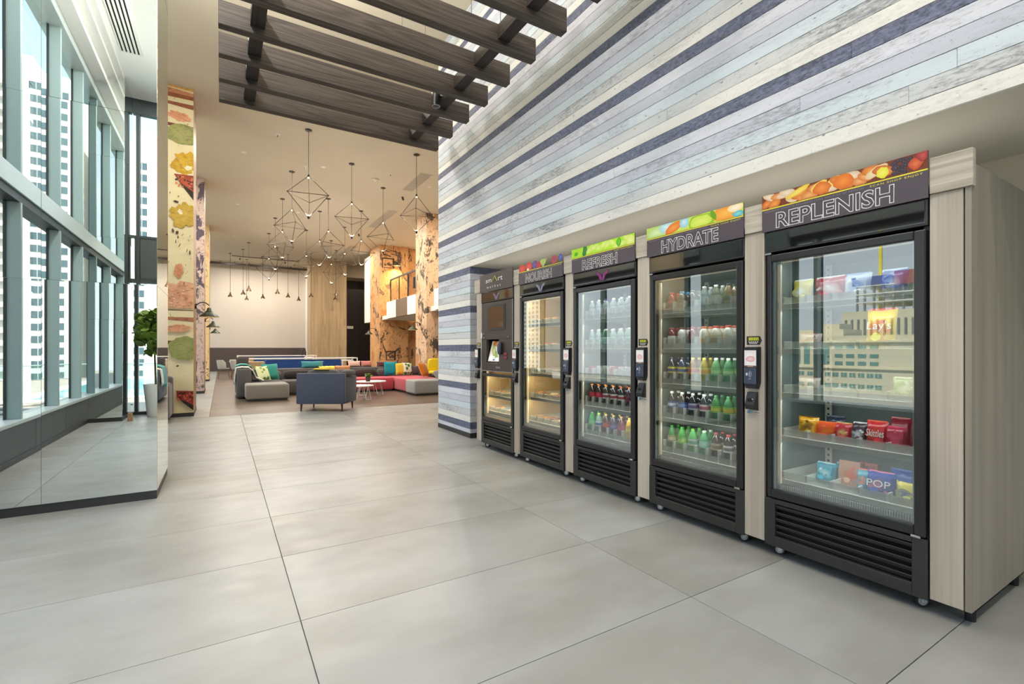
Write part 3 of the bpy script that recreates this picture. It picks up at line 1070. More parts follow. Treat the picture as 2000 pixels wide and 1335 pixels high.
def fit_text(name, s, X, yl, yr, z0, z1, mat, parent, outline=0.0, space=1.0):
    bm = text_bm(s, outline, space)
    xs = [v.co.x for v in bm.verts]; ys = [v.co.y for v in bm.verts]
    a, b, c, d = min(xs), max(xs), min(ys), max(ys)
    sx, sy = (yl - yr) / (b - a), (z1 - z0) / (d - c)
    for v in bm.verts:
        v.co = Vector((X - 0.0006 - v.co.z * 0.05, yl - (v.co.x - a) * sx, z0 + (v.co.y - c) * sy))
    return obj(name, bm, mat, parent)


class Ink:
    def __init__(s, X, y0, y1, z0, z1):
        s.bm = BM(); s.l = s.bm.verts.layers.float_color.new('ink'); s.X = X; s.b = (y0, y1, z0, z1); s.k = 0

    def P(s, y, z):
        y0, y1, z0, z1 = s.b
        return (s.X - 0.00002 * s.k, min(max(y, y0), y1), min(max(z, z0), z1))

    def poly(s, pts, col, mid=None):
        s.k += 1
        c = lin(col) + (1,)
        vs = []
        for y, z in pts:
            v = s.bm.verts.new(s.P(y, z)); v[s.l] = c; vs.append(v)
        cy, cz = sum(p[0] for p in pts) / len(pts), sum(p[1] for p in pts) / len(pts)
        m = s.bm.verts.new(s.P(cy, cz)); m[s.l] = lin(mid or col) + (1,)
        for a, b in zip(vs, vs[1:] + vs[:1]):
            if (a.co - b.co).length < 1e-7: continue
            f = s.bm.faces.new((m, a, b))
            f.normal_update()
            if f.normal.x > 0: f.normal_flip()

    def rect(s, y0, y1, z0, z1, col, mid=None): s.poly([(y0, z0), (y1, z0), (y1, z1), (y0, z1)], col, mid)

    def blob(s, y, z, ry, rz, col, mid=None, n=14, jag=0.12, rot=0.0, rnd=random):
        pts = []
        ph = [rnd.uniform(0, 6.28) for _ in range(3)]
        for i in range(n):
            t = 2 * PI * i / n
            k = 1 + (rnd.uniform(-jag, jag) if n < 40 else jag * (0.8 * math.sin(2 * t + ph[0]) + 0.6 * math.sin(5 * t + ph[1]) + 0.45 * math.sin(11 * t + ph[2]) + rnd.uniform(-0.45, 0.45)))
            a, b = ry * k * math.cos(t), rz * k * math.sin(t)
            pts.append((y + a * math.cos(rot) - b * math.sin(rot), z + a * math.sin(rot) + b * math.cos(rot)))
        s.poly(pts, col, mid)

    def done(s, name, parent, mat=None): return obj(name, s.bm, mat or M_INK, parent)


# ------------------------------------------------------------------ coolers
XF = 3.0
YC = [5.313, 4.3285, 3.333, 2.35, 1.373]     # centres, kiosk first (far) to near
HW = 0.4205
CACHE = {}


def part(name, key, fn, mats, parent, loc=None, smooth=False):
    """mesh in coordinates local to the cooler's front foot; shared between coolers"""
    if key not in CACHE:
        bm = BM(); fn(bm); CACHE[key] = mesh_of(bm, name, mats, smooth)
    return link(name, CACHE[key], parent, loc)


SHZ = [0.48, 0.757, 1.035, 1.315, 1.60]


def caster(t, x, y):
    def wheel(bm):
        cyl(bm, (-0.0, -0.014, 0), (0, 0.014, 0), 0.034, seg=18, mi=0)
        cyl(bm, (0, -0.0165, 0), (0, 0.0165, 0), 0.024, seg=16, mi=1)
    def fork(bm):
        box(bm, -0.012, 0.012, -0.021, -0.018, -0.01, 0.040); box(bm, -0.012, 0.012, 0.018, 0.021, -0.01, 0.040)
        box(bm, -0.022, 0.022, -0.022, 0.022, 0.036, 0.044)
    w = part('caster', 'wheel', wheel, [M_RUBBER, M_WHEEL], t, (x, y, 0.0345), True)
    w.rotation_euler = (0, 0, math.radians(-52 if y > 0 else -35))
    part('fork', 'fork', fork, M_CHROME, w, (0, 0, 0))


def shell(t, liner, lk):
    def outer(bm):
        box(bm, 0.035, 0.80, -HW + 0.004, -HW + 0.03, 0.07, 2.06); box(bm, 0.035, 0.80, HW - 0.03, HW - 0.004, 0.07, 2.06)
        box(bm, 0.035, 0.80, -HW + 0.03, HW - 0.03, 1.95, 2.06); box(bm, 0.78, 0.80, -HW + 0.03, HW - 0.03, 0.07, 1.95)
        box(bm, 0.035, 0.78, -HW + 0.03, HW - 0.03, 0.07, 0.10)
    part('casing', 'casing', outer, M_BLACK, t)
    def inner(bm):
        box(bm, 0.66, 0.68, -0.38, 0.38, 0.40, 1.92); box(bm, 0.055, 0.66, -0.39, -0.375, 0.40, 1.92); box(bm, 0.055, 0.66, 0.375, 0.39, 0.40, 1.92)
        box(bm, 0.055, 0.66, -0.375, 0.375, 0.405, 0.42); box(bm, 0.055, 0.66, -0.375, 0.375, 1.905, 1.92)
    part('liner', 'liner' + lk, inner, liner, t)


def front(t, door=True):
    def header(bm):
        box(bm, 0.0, 0.035, -HW + 0.004, HW - 0.004, 1.937, 2.066, mi=1, bev=0.002)
        box(bm, -0.004, 0.002, -HW + 0.014, HW - 0.014, 1.948, 2.058, mi=0, bev=0.001)
    part('header_panel', 'header', header, [M_GLOSSBLK, M_BLACK], t)
    def gr(bm):
        y0, y1 = -HW + 0.004, HW - 0.004
        box(bm, 0.0, 0.03, y0, -0.352, 0.068, 0.368, bev=0.002); box(bm, 0.0, 0.03, 0.352, y1, 0.068, 0.368, bev=0.002)
        box(bm, 0.0, 0.03, -0.352, 0.352, 0.068, 0.132, bev=0.002); box(bm, 0.0, 0.03, -0.352, 0.352, 0.338, 0.368, bev=0.002)
        box(bm, 0.06, 0.07, -0.37, 0.37, 0.11, 0.36, mi=1)
    g = part('grille', 'grille', gr, [M_BLACK, M_VOID], t)
    def sl(bm):
        box(bm, 0.004, 0.010, -0.352, 0.352, -0.0125, 0.0125, bev=0.002)
        bmesh.ops.rotate(bm, verts=bm.verts, cent=(0.007, 0, 0), matrix=Matrix.Rotation(math.radians(-28), 3, 'Y'))
    for i in range(5):
        part('louvre', 'louvre', sl, M_BLACK, g, (0.006, 0, 0.155 + i * 0.041))
    for x in (0.075, 0.70):
        for y in (-0.365, 0.365): caster(t, x, y)


def door(t, z0=0.378, z1=1.918, gz0=0.43, gz1=1.873, key='door'):
    def fr(bm):
        box(bm, -0.006, 0.045, -HW + 0.010, -0.362, z0, z1, bev=0.006, seg=2); box(bm, -0.006, 0.045, 0.372, HW - 0.022, z0, z1, bev=0.006, seg=2)
        box(bm, -0.006, 0.045, -0.362, 0.372, z0, gz0, bev=0.006, seg=2); box(bm, -0.006, 0.045, -0.362, 0.372, gz1, z1, bev=0.006, seg=2)
    d = part('door', key, fr, M_BLACK2, t)
    def gl(bm): quad(bm, [(0.012, -0.362, gz0), (0.012, -0.362, gz1), (0.012, 0.372, gz1), (0.012, 0.372, gz0)])
    part('door_glass', key + 'g', gl, M_DOORGL, d)
    def tr(bm):
        box(bm, 0.013, 0.017, 0.355, 0.372, gz0, gz1); box(bm, 0.013, 0.017, -0.362, -0.352, gz0, gz1)
    part('spacer', key + 's', tr, M_SILL, d)
    def hg(bm): box(bm, -0.012, 0.02, -0.02, 0.02, -0.006, 0.006, bev=0.002)
    part('hinge', 'hinge', hg, M_STEEL, d, (0, HW - 0.03, z1 + 0.009)); part('hinge', 'hinge', hg, M_STEEL, d, (0, -HW + 0.05, z0 - 0.003))
    return d


def shelves(t, zs, lanes, dh=0.085):
    out = []
    def sh(bm):
        box(bm, 0.10, 0.62, -0.372, 0.372, -0.012, 0.0); box(bm, 0.082, 0.10, -0.368, 0.368, -0.026, 0.008, bev=0.002)
    def dv(bm): box(bm, 0.102, 0.56, -0.003, 0.003, 0.0, dh); box(bm, 0.098, 0.104, -0.007, 0.007, 0.0, dh)
    def lip(bm): box(bm, 0.098, 0.102, -0.36, 0.36, 0.006, 0.05)
    def br(bm): box(bm, 0.03, 0.10, -0.006, 0.006, -0.03, -0.012); box(bm, 0.03, 0.045, -0.008, 0.008, -0.03, 0.02)
    for z in zs:
        s = part('shelf', 'shelf', sh, M_SHELF, t, (0, 0, z))
        for i in range(lanes + 1):
            part('divider', 'div%.3f' % dh, dv, M_DIV, s, (0, 0.355 - 0.71 * i / lanes, 0))
        part('front_lip', 'lip', lip, M_CLEARW, s)
        for y in (-0.366, 0.366): part('bracket', 'brk', br, M_STEEL, s, (0.01, y, 0))
        out.append(s)
    return out


def fittings(t, led, up=True):
    def st(bm):
        box(bm, 0.60, 0.612, -0.02, 0.02, 0.43, 1.90)
        for i in range(36): box(bm, 0.597, 0.601, -0.006, 0.006, 0.46 + i * 0.04, 0.475 + i * 0.04, mi=1)
    for y in (0.32, -0.32): part('shelf_standard', 'std', st, [M_SHELF, M_VOID], t, (0, y, 0))
    def ls(bm): box(bm, 0.058, 0.075, 0.348, 0.366, 0.46, 1.86); box(bm, 0.058, 0.085, -0.35, 0.345, 1.872, 1.892)
    part('light_strip', 'led' + led.name, ls, led, t)
    def ag(bm):
        box(bm, 0.075, 0.08, -0.365, 0.365, 0.422, 0.452, mi=1)
        for i in range(62): box(bm, 0.068, 0.076, -0.365 + i * 0.0118, -0.3595 + i * 0.0118, 0.422, 0.452)
    a = part('air_slots', 'air', ag, [M_WHITE, M_LINERD], t); a['kind'] = 'stuff'


def cooler(i, word, liner, lk, led, lanes, dh, lab):
    t = empty('vending_cooler', (XF, YC[i], 0), lab, 'vending cooler', 'glass door coolers in the oak surround')
    shell(t, liner, lk); front(t); door(t); fittings(t, led)
    shelves(t, SHZ, lanes, dh)
    return t


def inner_lamp(t, w, col):
    """slim strip under the header and under each shelf edge, shining back onto the goods"""
    for z in [1.868] + [q - 0.030 for q in SHZ[1:]]:
        l = bpy.data.lights.new('lamp_light', 'AREA')
        l.shape = 'RECTANGLE'; l.size = 0.68; l.size_y = 0.02; l.energy = w / 5; l.color = col
        o = bpy.data.objects.new('lamp_light', l); COL.objects.link(o)
        o.parent = t; o.location = (0.080, 0, z)
        d = Vector((0.6, 0, -1)).normalized()
        zz = -d; x = Vector((0, 1, 0)); y = zz.cross(x)
        o.rotation_euler = Matrix((x, y, zz)).transposed().to_euler()


T_KIOSK = empty('payment_kiosk', (XF, YC[0], 0), 'dark bronze self-checkout kiosk with touchscreen headed smart market, first of the row', 'kiosk')
T_NOUR = cooler(1, 'NOURISH', M_LINERW, 'w', M_LED, 5, 0.06, 'black glass door cooler headed NOURISH with warm-lit interior')
T_REFR = cooler(2, 'REFRESH', M_LINERD, 'd', M_LEDC, 7, 0.10, 'black glass door cooler headed REFRESH full of soda bottles')
T_HYDR = cooler(3, 'HYDRATE', M_LINERD, 'd', M_LEDC, 7, 0.10, 'black glass door cooler headed HYDRATE with five shelves of bottles')
T_REPL = cooler(4, 'REPLENISH', M_LINER, 'l', M_LEDC, 5, 0.055, 'nearest black glass door cooler headed REPLENISH with snack packs')

for t_, w_, c_ in ((T_NOUR, 3.0, (1.0, 0.84, 0.60)), (T_REFR, 1.9, (0.95, 1.0, 0.96)), (T_HYDR, 1.9, (0.98, 1.0, 0.94)), (T_REPL, 2.0, (0.95, 1.0, 1.0))): inner_lamp(t_, w_, c_)
# kiosk front
t = T_KIOSK
shell(t, M_LINERW, 'w'); front(t)
fittings(t, M_LED)
def kf(bm):
    a, b = -HW + 0.01, HW - 0.01
    box(bm, 0.0, 0.04, a, b, 1.445, 1.93, bev=0.004)
    box(bm, 0.0, 0.04, a, -0.06, 1.03, 1.445, bev=0.004); box(bm, 0.0, 0.04, 0.27, b, 1.03, 1.445, bev=0.004)
    box(bm, 0.0, 0.04, -0.06, 0.27, 1.03, 1.145, bev=0.004)
    box(bm, 0.04, 0.36, a, b, 1.028, 1.04); box(bm, 0.34, 0.36, a, b, 1.04, 1.92)
part('front_panel', 'kfront', kf, M_DARKBROWN, t)
def kr(bm):
    box(bm, 0.04, 0.34, 0.272, 0.28, 1.04, 1.46); box(bm, 0.04, 0.34, -0.07, -0.062, 1.04, 1.46); box(bm, 0.04, 0.34, -0.062, 0.272, 1.448, 1.46); box(bm, 0.326, 0.34, -0.062, 0.272, 1.04, 1.448)
part('screen_recess', 'krec', kr, M_VOID, t)
def ks(bm):
    box(bm, -0.006, 0.002, -0.22, 0.235, 1.56, 1.885, bev=0.002)
part('screen_bezel', 'kbez', ks, M_BLACK2, t)
def ks2(bm): box(bm, -0.008, -0.005, -0.185, 0.20, 1.59, 1.86)
part('display', 'kscr', ks2, plain('unlit screen with brown reflection', (92, 70, 52), 0.06, spec=0.8), t)  # screen is off; a brown reflection is put into its colour
def krim(bm):
    for y in (-HW + 0.02, HW - 0.03): box(bm, -0.004, 0.002, y, y + 0.01, 1.0, 1.93)
    box(bm, -0.004, 0.002, -HW + 0.02, HW - 0.02, 1.03, 1.038)
part('chrome_rim', 'krim', krim, M_STEEL, t)
# tilted touch screen in the recess
def kts(bm):
    box(bm, -0.004, 0.008, -0.055, 0.26, 0, 0.29, bev=0.003)
    bmesh.ops.rotate(bm, verts=bm.verts, cent=(0, 0, 0), matrix=Matrix.Rotation(math.radians(15), 3, 'Y'))
ts = part('touchscreen', 'kts', kts, M_BLACK2, t, (0.012, 0, 1.15))
bm = BM()
ik = Ink(0, -0.04, 0.245, 0.01, 0.28)
ik.rect(-0.04, 0.245, 0.01, 0.28, (222, 214, 196)); ik.blob(0.1, 0.25, 0.12, 0.045, (176, 106, 40), (206, 132, 60)); ik.blob(0.14, 0.15, 0.09, 0.05, (150, 160, 90), (196, 190, 120), rot=0.8)
ik.blob(0.06, 0.09, 0.08, 0.03, (110, 140, 70), (150, 170, 90), rot=0.9); ik.blob(0.19, 0.06, 0.05, 0.03, (240, 240, 236)); ik.blob(0.02, 0.04, 0.05, 0.025, (236, 238, 240)); ik.blob(0.1, 0.03, 0.03, 0.012, (60, 120, 190))
for v in ik.bm.verts: v.co.x -= 0.0045
bmesh.ops.rotate(ik.bm, verts=ik.bm.verts, cent=(0, 0, 0), matrix=Matrix.Rotation(math.radians(15), 3, 'Y'))
m, n, b_, out = newmat('lit screen picture')
a_ = N(n, 'ShaderNodeVertexColor', layer_name='ink'); n.links.new(a_.outputs['Color'], b_.inputs['Base Color']); n.links.new(a_.outputs['Color'], b_.inputs['Emission Color']); b_.inputs['Emission Strength'].default_value = 0.12; b_.inputs['Roughness'].default_value = 0.1
M_LITSCR = m
link('picture', mesh_of(ik.bm, 'picture', M_LITSCR), ts)
def khs(bm):
    soft(bm, 0, 0, 0, 0.028, 0.036, 0.085, 2.6, 8)
part('hand_scanner', 'khs', khs, plain('blue grey plastic', (62, 68, 80), 0.35), t, (-0.026, -0.125, 1.33), True)
def kcs(bm):
    box(bm, -0.012, 0.0, -0.035, 0.035, -0.012, 0.012, bev=0.003)
part('card_slot', 'kcs', kcs, plain('red plastic', (150, 44, 48), 0.4), t, (0, -0.24, 1.26)); part('card_slot', 'kcs', kcs, plain('red plastic', (150, 44, 48), 0.4), t, (0, -0.24, 1.215))
def kwt(bm): box(bm, -0.008, 0.0, -0.02, 0.02, -0.035, 0.035, bev=0.003)
part('hinge_cover', 'kwt', kwt, M_SHELF, t, (-0.002, 0.395, 1.50))
def ksc(bm): cyl(bm, (-0.008, 0, 0), (0.0, 0, 0), 0.010, seg=10)
for y, z in ((0.33, 1.47), (0.33, 1.52), (-0.30, 1.47)): part('screw', 'ksc', ksc, M_CHROME, t, (0, y, z))
def kst(bm): box(bm, -0.003, 0, -0.012, 0.012, -0.012, 0.012)
for y in (0.0, -0.04, -0.08): part('sticker', 'kst', kst, M_TXTG, t, (0, y, 1.085))
door(t, 0.378, 1.0, 0.425, 0.965, 'kdoor')
shelves(t, [0.49, 0.70], 5, 0.06)
for z in (0.955, 0.668):
    l = bpy.data.lights.new('lamp_light', 'AREA'); l.shape = 'RECTANGLE'; l.size = 0.68; l.size_y = 0.02; l.energy = 0.6; l.color = (1.0, 0.84, 0.60)
    lo = bpy.data.objects.new('lamp_light', l); COL.objects.link(lo); lo.parent = t; lo.location = (0.080, 0, z)
    lo.rotation_euler = Matrix((Vector((0, 1, 0)), Vector((-0.6, 0, 1)).normalized().cross(Vector((0, 1, 0))), Vector((-0.6, 0, 1)).normalized())).transposed().to_euler()

# header signs: panel, print, lettering
def sign(t, i, word, yl, yr, kind):
    X = 2.982
    y0, y1 = YC[i] - 0.424, YC[i] + 0.424
    top = 2.302 if kind != 'nourish' else 2.212
    bm = BM(); box(bm, X, X + 0.008, y0, y1, 2.068, top)
    s = obj('sign_panel', bm, M_SIGN if kind != 'smart' else M_SIGNB, t)
    if kind == 'smart':
        fit_text('lettering', 'sm', X, y1 - 0.17, y1 - 0.325, 2.185, 2.225, M_TXTW, s)
        fit_text('lettering', 'rt', X, y1 - 0.495, y1 - 0.61, 2.185, 2.236, M_TXTW, s)
        bm = BM()
        for a, b, c, d in ((0.35, 2.185, 0.41, 2.256), (0.41, 2.256, 0.47, 2.185)):
            p, q = Vector((X - 0.001, y1 - a, b)), Vector((X - 0.001, y1 - c, d))
            cyl(bm, p, q, 0.005, seg=6)
        obj('lettering', bm, M_TXTY, s)
        fit_text('lettering', 'market', X, y1 - 0.20, y1 - 0.56, 2.112, 2.142, M_TXTW, s, space=1.9)
        return
    ik = Ink(X - 0.0006, y0, y1, 2.216, 2.3015)
    rr = random.Random(i)
    if kind == 'nuts':
        ik.rect(y0, y1, 2.216, 2.3015, (120, 60, 36))
        cols = [((214, 126, 60), (240, 176, 110)), ((196, 96, 40), (236, 150, 80)), ((226, 196, 150), (244, 224, 190)), ((206, 112, 44), (240, 160, 76)), ((240, 200, 90), (250, 226, 130)), ((220, 190, 156), (240, 222, 196))]
        for k in range(26):
            c, m_ = cols[rr.randrange(6)]
            ik.blob(y1 - 0.03 - k * 0.026, 2.225 + rr.uniform(0, 0.06), rr.uniform(0.035, 0.06), rr.uniform(0.018, 0.03), c, m_, jag=0.08, rot=rr.uniform(-0.6, 0.6), rnd=rr)
        ik.blob(y1 - 0.22, 2.27, 0.075, 0.017, (236, 196, 60), (250, 226, 120), rot=-0.35, rnd=rr)
        ik.blob(y1 - 0.36, 2.255, 0.05, 0.04, (214, 110, 40), (244, 150, 70), rnd=rr); ik.blob(y1 - 0.47, 2.262, 0.052, 0.042, (220, 112, 36), (246, 150, 64), rnd=rr)
        ik.blob(y1 - 0.66, 2.25, 0.028, 0.03, (230, 220, 50), (244, 240, 110), rnd=rr)
        for k in range(40): ik.blob(y1 - 0.70 - rr.uniform(0, 0.08), 2.22 + rr.uniform(0, 0.075), 0.009, 0.008, (48, 40, 50), (92, 84, 96), n=8, rnd=rr)
        ik.blob(y1 - 0.80, 2.25, 0.03, 0.03, (186, 70, 40), (220, 120, 70), rnd=rr); ik.blob(y1 - 0.83, 2.285, 0.03, 0.03, (150, 50, 44), (200, 90, 80), rnd=rr)
    elif kind == 'citrus':
        ik.rect(y0, y1, 2.216, 2.3015, (196, 222, 90), (214, 230, 120))
        ik.blob(y1 - 0.10, 2.25, 0.10, 0.06, (180, 214, 110), (226, 238, 190), rnd=rr); ik.blob(y1 - 0.20, 2.28, 0.07, 0.05, (170, 214, 220), (226, 240, 240), rnd=rr)
        ik.blob(y1 - 0.27, 2.255, 0.09, 0.035, (236, 120, 40), (250, 166, 80), rot=-0.3, rnd=rr); ik.blob(y1 - 0.37, 2.28, 0.04, 0.05, (150, 206, 220), (220, 240, 244), rnd=rr)
        ik.blob(y1 - 0.52, 2.245, 0.12, 0.06, (150, 190, 40), (206, 226, 90), rnd=rr); ik.blob(y1 - 0.51, 2.25, 0.09, 0.045, (206, 226, 80), (226, 236, 120), rnd=rr)
        ik.blob(y1 - 0.72, 2.26, 0.11, 0.05, (240, 150, 50), (250, 190, 90), rnd=rr); ik.blob(y1 - 0.79, 2.28, 0.06, 0.03, (250, 220, 160), (255, 244, 220), rnd=rr)
        ik.blob(y1 - 0.81, 2.235, 0.045, 0.02, (80, 180, 190), (150, 214, 216), rnd=rr); ik.blob(y1 - 0.62, 2.27, 0.02, 0.04, (110, 160, 30), rot=-0.5, rnd=rr)
    elif kind == 'lime':
        ik.rect(y0, y1, 2.216, 2.3015, (176, 226, 40), (196, 234, 70))
        ik.blob(y1 - 0.07, 2.25, 0.03, 0.02, (110, 190, 30), (90, 160, 30), rnd=rr); ik.blob(y1 - 0.20, 2.26, 0.035, 0.06, (40, 120, 50), (60, 140, 60), jag=0.2, rnd=rr)
        for k in range(9): ik.blob(y1 - 0.28 - k * 0.06, 2.25 + rr.uniform(-0.02, 0.03), 0.06, 0.025, (206, 234, 90), (230, 242, 150), rot=rr.uniform(-0.7, 0.7), rnd=rr)
        ik.blob(y1 - 0.66, 2.26, 0.03, 0.04, (84, 170, 30), (120, 200, 50), rnd=rr); ik.blob(y1 - 0.80, 2.25, 0.05, 0.05, (220, 236, 110), (236, 244, 160), rnd=rr)
    if kind == 'nourish':
        ik.b = (y0, y1, 2.206, 2.302)
        ik.blob(y1 - 0.08, 2.25, 0.075, 0.045, (206, 60, 48), (226, 90, 70), jag=0.05, rnd=rr); ik.blob(y1 - 0.22, 2.255, 0.07, 0.05, (196, 60, 50), (224, 96, 80), jag=0.1, rnd=rr); ik.blob(y1 - 0.20, 2.222, 0.02, 0.016, (240, 236, 226), rnd=rr)
        ik.blob(y1 - 0.34, 2.26, 0.055, 0.045, (86, 66, 130), (120, 100, 160), jag=0.1, rnd=rr); ik.blob(y1 - 0.42, 2.245, 0.05, 0.035, (190, 60, 60), rnd=rr)
        for a in (-0.9, -0.4, 0, 0.4, 0.9): ik.blob(y1 - 0.50 - 0.03 * a, 2.255, 0.016, 0.05, (150, 180, 80), (210, 220, 140), rot=a * 0.8, rnd=rr)
        ik.blob(y1 - 0.70, 2.26, 0.055, 0.042, (180, 60, 66), (206, 96, 100), jag=0.05, rnd=rr); ik.blob(y1 - 0.70, 2.262, 0.02, 0.016, (110, 90, 140), rnd=rr); ik.blob(y1 - 0.81, 2.265, 0.035, 0.035, (80, 80, 160), (120, 124, 196), jag=0.05, rnd=rr)
        ik.b = (y0, y1, 2.2, 2.302)
        pr = ik.done('print', s); pr['kind'] = 'stuff'
        # die-cut fruit stands proud of the panel: give the print a backing thickness
        bm = BM(); bm.from_mesh(pr.data)
        bmesh.ops.solidify(bm, geom=bm.faces[:], thickness=0.0004)
        bm.to_mesh(pr.data); bm.free()
    else:
        ik.done('print', s)['kind'] = 'stuff'
    bm = BM(); box(bm, X - 0.0012, X, y0, y1, 2.206, 2.213); obj('yellow_line', bm, M_YEL, s)
    yy = y1
    fit_text('tagline', 'REPLENISH HYDRATE RECHARGE CHILL NOURISH SIP REFRESH', X, y1 - 0.02, y1 - 0.57, 2.189, 2.199, M_TXTG, s, space=1.15)
    fit_text('tagline', 'SCAN SHOP ENJOY', X, y1 - 0.60, y0 + 0.02, 2.186, 2.199, M_TXTY, s, space=1.25)
    fit_text('lettering', word, X, y1 - yl, y1 - yr, 2.078, 2.178, M_TXTW, s, outline=0.017)


sign(T_KIOSK, 0, 'smart', 0, 0, 'smart')
sign(T_NOUR, 1, 'NOURISH', 0.15, 0.66, 'nourish')
sign(T_REFR, 2, 'REFRESH', 0.16, 0.64, 'lime')
sign(T_HYDR, 3, 'HYDRATE', 0.15, 0.66, 'citrus')
sign(T_REPL, 4, 'REPLENISH', 0.09, 0.71, 'nuts')
# small flower emblem on three of the header panels
for t, i, c, m_ in ((T_KIOSK, 0, (96, 84, 104), (150, 136, 164)), (T_NOUR, 1, (92, 88, 112), (160, 158, 184)), (T_REFR, 2, (96, 36, 84), (150, 64, 128))):
    ik = Ink(XF - 0.0046, YC[i] - 0.2, YC[i] + 0.2, 1.95, 2.06)
    for a, b, r in ((0.045, 2.015, 0.5), (-0.05, 2.015, -0.5), (0.02, 1.985, 1.2), (-0.025, 1.985, -1.2)):
        ik.blob(YC[i] + a, b, 0.045, 0.018, c, m_, rot=r)
    ik.done('emblem', t)

# oak surround: posts, crown blocks and end panel
ok = empty('oak_surround', (3.02, 3.3, 0), 'pale grey oak veneered surround framing the kiosk and four coolers', 'surround')
PIL = [(5.734, 5.878), (4.763, 4.892), (3.765, 3.894), (2.766, 2.901), (1.794, 1.934), (0.822, 0.952)]
for a, b in PIL:
    bm = BM(); box(bm, 3.006, 3.03, a + 0.002, b - 0.002, 0.08, 2.084, bev=0.0015); obj('post', bm, M_OAK, ok)
    bm = BM(); box(bm, 3.03, 3.60, (a + b) / 2 - 0.012, (a + b) / 2 + 0.012, 0.08, 2.084); obj('fin', bm, M_OAKS, ok)
gaps = [(YC[0] + 0.426, 5.916)] + [(YC[i + 1] + 0.426, YC[i] - 0.426) for i in range(4)] + [(0.786, YC[4] - 0.426)]
for a, b in gaps:
    bm = BM(); box(bm, 2.992, 3.03, a, b, 2.085, 2.262, bev=0.002); obj('crown_block', bm, M_OAKH, ok)
bm = BM(); box(bm, 3.004, 3.90, 0.794, 0.818, 0.08, 2.20, bev=0.0015); obj('end_panel', bm, M_OAKS, ok)
bm = BM(); box(bm, 3.032, 3.90, 0.818, 5.916, 2.12, 2.14); obj('top_panel', bm, M_OAKS, ok)
l = bpy.data.lights.new('lamp_light', 'AREA'); l.shape = 'RECTANGLE'; l.size = 0.45; l.size_y = 5.0; l.energy = SOFFIT_FILL_W; l.color = (1.0, 0.96, 0.88)  # added light, unseen on top of the surround, to lift the soffit
lo = bpy.data.objects.new('lamp_light', l); COL.objects.link(lo); lo.parent = ok; lo.location = Vector((3.42, 3.4, 2.15)) - ORIG[ok.name]; lo.rotation_euler = (PI, 0, 0)
for y in (0.83, 5.8):
    for x in (3.12, 3.80):
        bm = BM(); cyl(bm, (x, y, 0), (x, y, 0.08), 0.022, seg=10); obj('foot', bm, M_RUBBER, ok)

